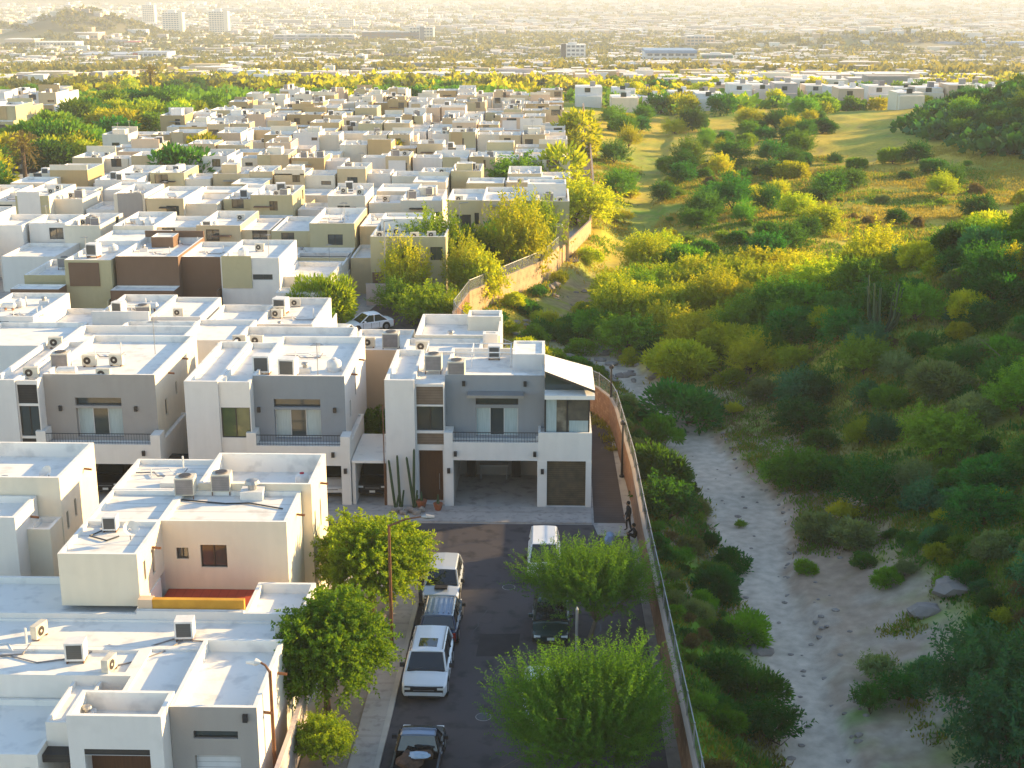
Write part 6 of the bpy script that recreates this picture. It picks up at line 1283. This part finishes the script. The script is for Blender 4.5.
# the sea of small houses and trees that nobody could count
def fill(name, n, d0, d1, mats_, ok=None, smin=6, smax=16, hmin=3, hmax=7, seed=1):
    rs = np.random.RandomState(seed); u = rs.uniform(size=n * 4); t = 1 / (1 / d0 * (1 - u) + 1 / d1 * u); a = rs.uniform(-.40, .38, n * 4); X = a * t; Y = t
    if ok is not None: k = ok(X, Y); X, Y = X[k], Y[k]
    X, Y = X[:n], Y[:n]; n = len(X); Z = terrain(X, Y) - 1.0; sc = np.clip(Y / 1400, 1, 3)
    w_ = rs.uniform(smin, smax, n) * sc ** .5; dd = rs.uniform(smin, smax, n) * sc ** .5; h = rs.uniform(hmin, hmax, n) * sc ** .35; big = rs.uniform(size=n) < .05; w_[big] *= 2; h[big] *= 1.3
    c = np.array([[-1, -1, 0], [1, -1, 0], [1, 1, 0], [-1, 1, 0], [-1, -1, 1], [1, -1, 1], [1, 1, 1], [-1, 1, 1]], float); fs = np.array([(4, 5, 6, 7), (0, 1, 5, 4), (1, 2, 6, 5), (2, 3, 7, 6), (3, 0, 4, 7)])
    V = np.stack([X, Y, Z], 1)[:, None, :] + c[None] * np.stack([w_ / 2, dd / 2, h + 1], 1)[:, None, :]; Fq = (np.arange(n)[:, None, None] * 8 + fs[None]).reshape(-1, 4)
    o = npmesh(name, V.reshape(-1, 3), Fq, mats_[0]); me = o.data
    for m in mats_[1:]: me.materials.append(MATS[m])
    mi = np.repeat(rs.randint(0, len(mats_), n), 5); mi[::5] = np.where(rs.uniform(size=n) < .75, 0, mi[::5]); me.polygons.foreach_set('material_index', mi.astype(np.int32)); return tag(o, kind='stuff')
CM = ['roof', 'stucco_white', 'stucco_cream', 'stucco_peach', 'stucco_beige', 'stucco_pink', 'stucco_taupe', 'stucco_tan']
fill('distant_houses', 800, 470, 1000, CM, lambda X, Y: (fbm(X / 60, Y / 60, 31) < .5) & ~((X < 40) & (Y < 600)) & ~((X < -110) & (Y < 680)), 5, 10, 2.5, 5, 1)
fill('distant_houses', 3000, 900, 2600, CM, lambda X, Y: fbm(X / 90, Y / 90, 61) > .42, 6, 13, 3, 6, 2); fill('distant_houses', 5000, 2400, 11000, CM, lambda X, Y: (terrain(X, Y) < -50) & (fbm(X / 200, Y / 200, 61) > .4), 8, 18, 4, 8, 3)
def woods(name, n, d0, d1, m, seed, s=(3, 6), ok=None):
    rs = np.random.RandomState(seed); u = rs.uniform(size=n * 3); t = 1 / (1 / d0 * (1 - u) + 1 / d1 * u); a = rs.uniform(-.41, .39, n * 3) if d0 != 205 else rs.uniform(.2, .42, n * 3); X = a * t; Y = t
    k = fbm(X / 50, Y / 50, 51) > .42
    if ok is not None: k &= ok(X, Y)
    X, Y = X[k][:n], Y[k][:n]; n = len(X); Z = terrain(X, Y); sz = rs.uniform(*s, n) * np.clip(Y / 1500, 1, 2.4) ** .6; per = 22; idx = np.repeat(np.arange(n), per)
    d = unit(rs.normal(size=(len(idx), 3))); d[:, 2] = np.abs(d[:, 2]) * .8; P = np.stack([X, Y, Z + sz * .12], 1)[idx] + d * (sz * .6)[idx, None] * rs.uniform(.5, 1, (len(idx), 1))
    V, Fq = leaves(P, d + rs.normal(size=P.shape) * .6, sz[idx] * .5, sz[idx] * .4, rs); tag(npmesh(name, V, Fq, m), kind='stuff')
foliage('far_leaf', (.11, .13, .035), (.06, .085, .025), rnd=0, sc=.05); foliage('far_leaf_light', (.18, .19, .04), (.10, .12, .03), rnd=0, sc=.05)
woods('hillside_scrub', 330, 205, 335, 'leaf_deep', 41, (2.4, 3.8), ok=lambda X, Y: (X > 56) & (terrain(X, Y) > 2.0)); woods('hillside_scrub', 160, 205, 335, 'leaf_teal', 43, (2.0, 3.4), ok=lambda X, Y: (X > 56) & (terrain(X, Y) > 2.0)); woods('far_tree_belt', 420, 345, 560, 'leaf_green', 31, (3, 4.6), ok=lambda X, Y: (X > 12) | (Y < 440)); woods('distant_woods', 1500, 440, 900, 'leaf_yellow', 11, ok=lambda X, Y: ~((X < -110) & (Y < 640) & (fbm(X / 30, Y / 30, 3) < .6))); woods('distant_woods', 1300, 450, 1300, 'far_leaf', 12); woods('distant_woods', 6500, 1100, 9000, 'far_leaf', 13, (5, 9)); woods('distant_woods', 5000, 800, 6000, 'far_leaf_light', 14, (5, 9))
# ------------------------------------------------------------------ air
hm = bpy.data.materials.new('haze_air'); hm.use_nodes = True; n = hm.node_tree.nodes; n.remove(n['Principled BSDF'])
v = n.new('ShaderNodeVolumePrincipled'); v.inputs['Color'].default_value = (.93, .95, .96, 1); v.inputs['Density'].default_value = .0002; v.inputs['Anisotropy'].default_value = .0
hm.node_tree.links.new(v.outputs[0], n['Material Output'].inputs['Volume']); MATS['haze_air'] = hm
b = MB(); b.box(-11000, 11500, -400, 19500, -75, 64, 'haze_air'); tag(b.build('haze'), kind='stuff')
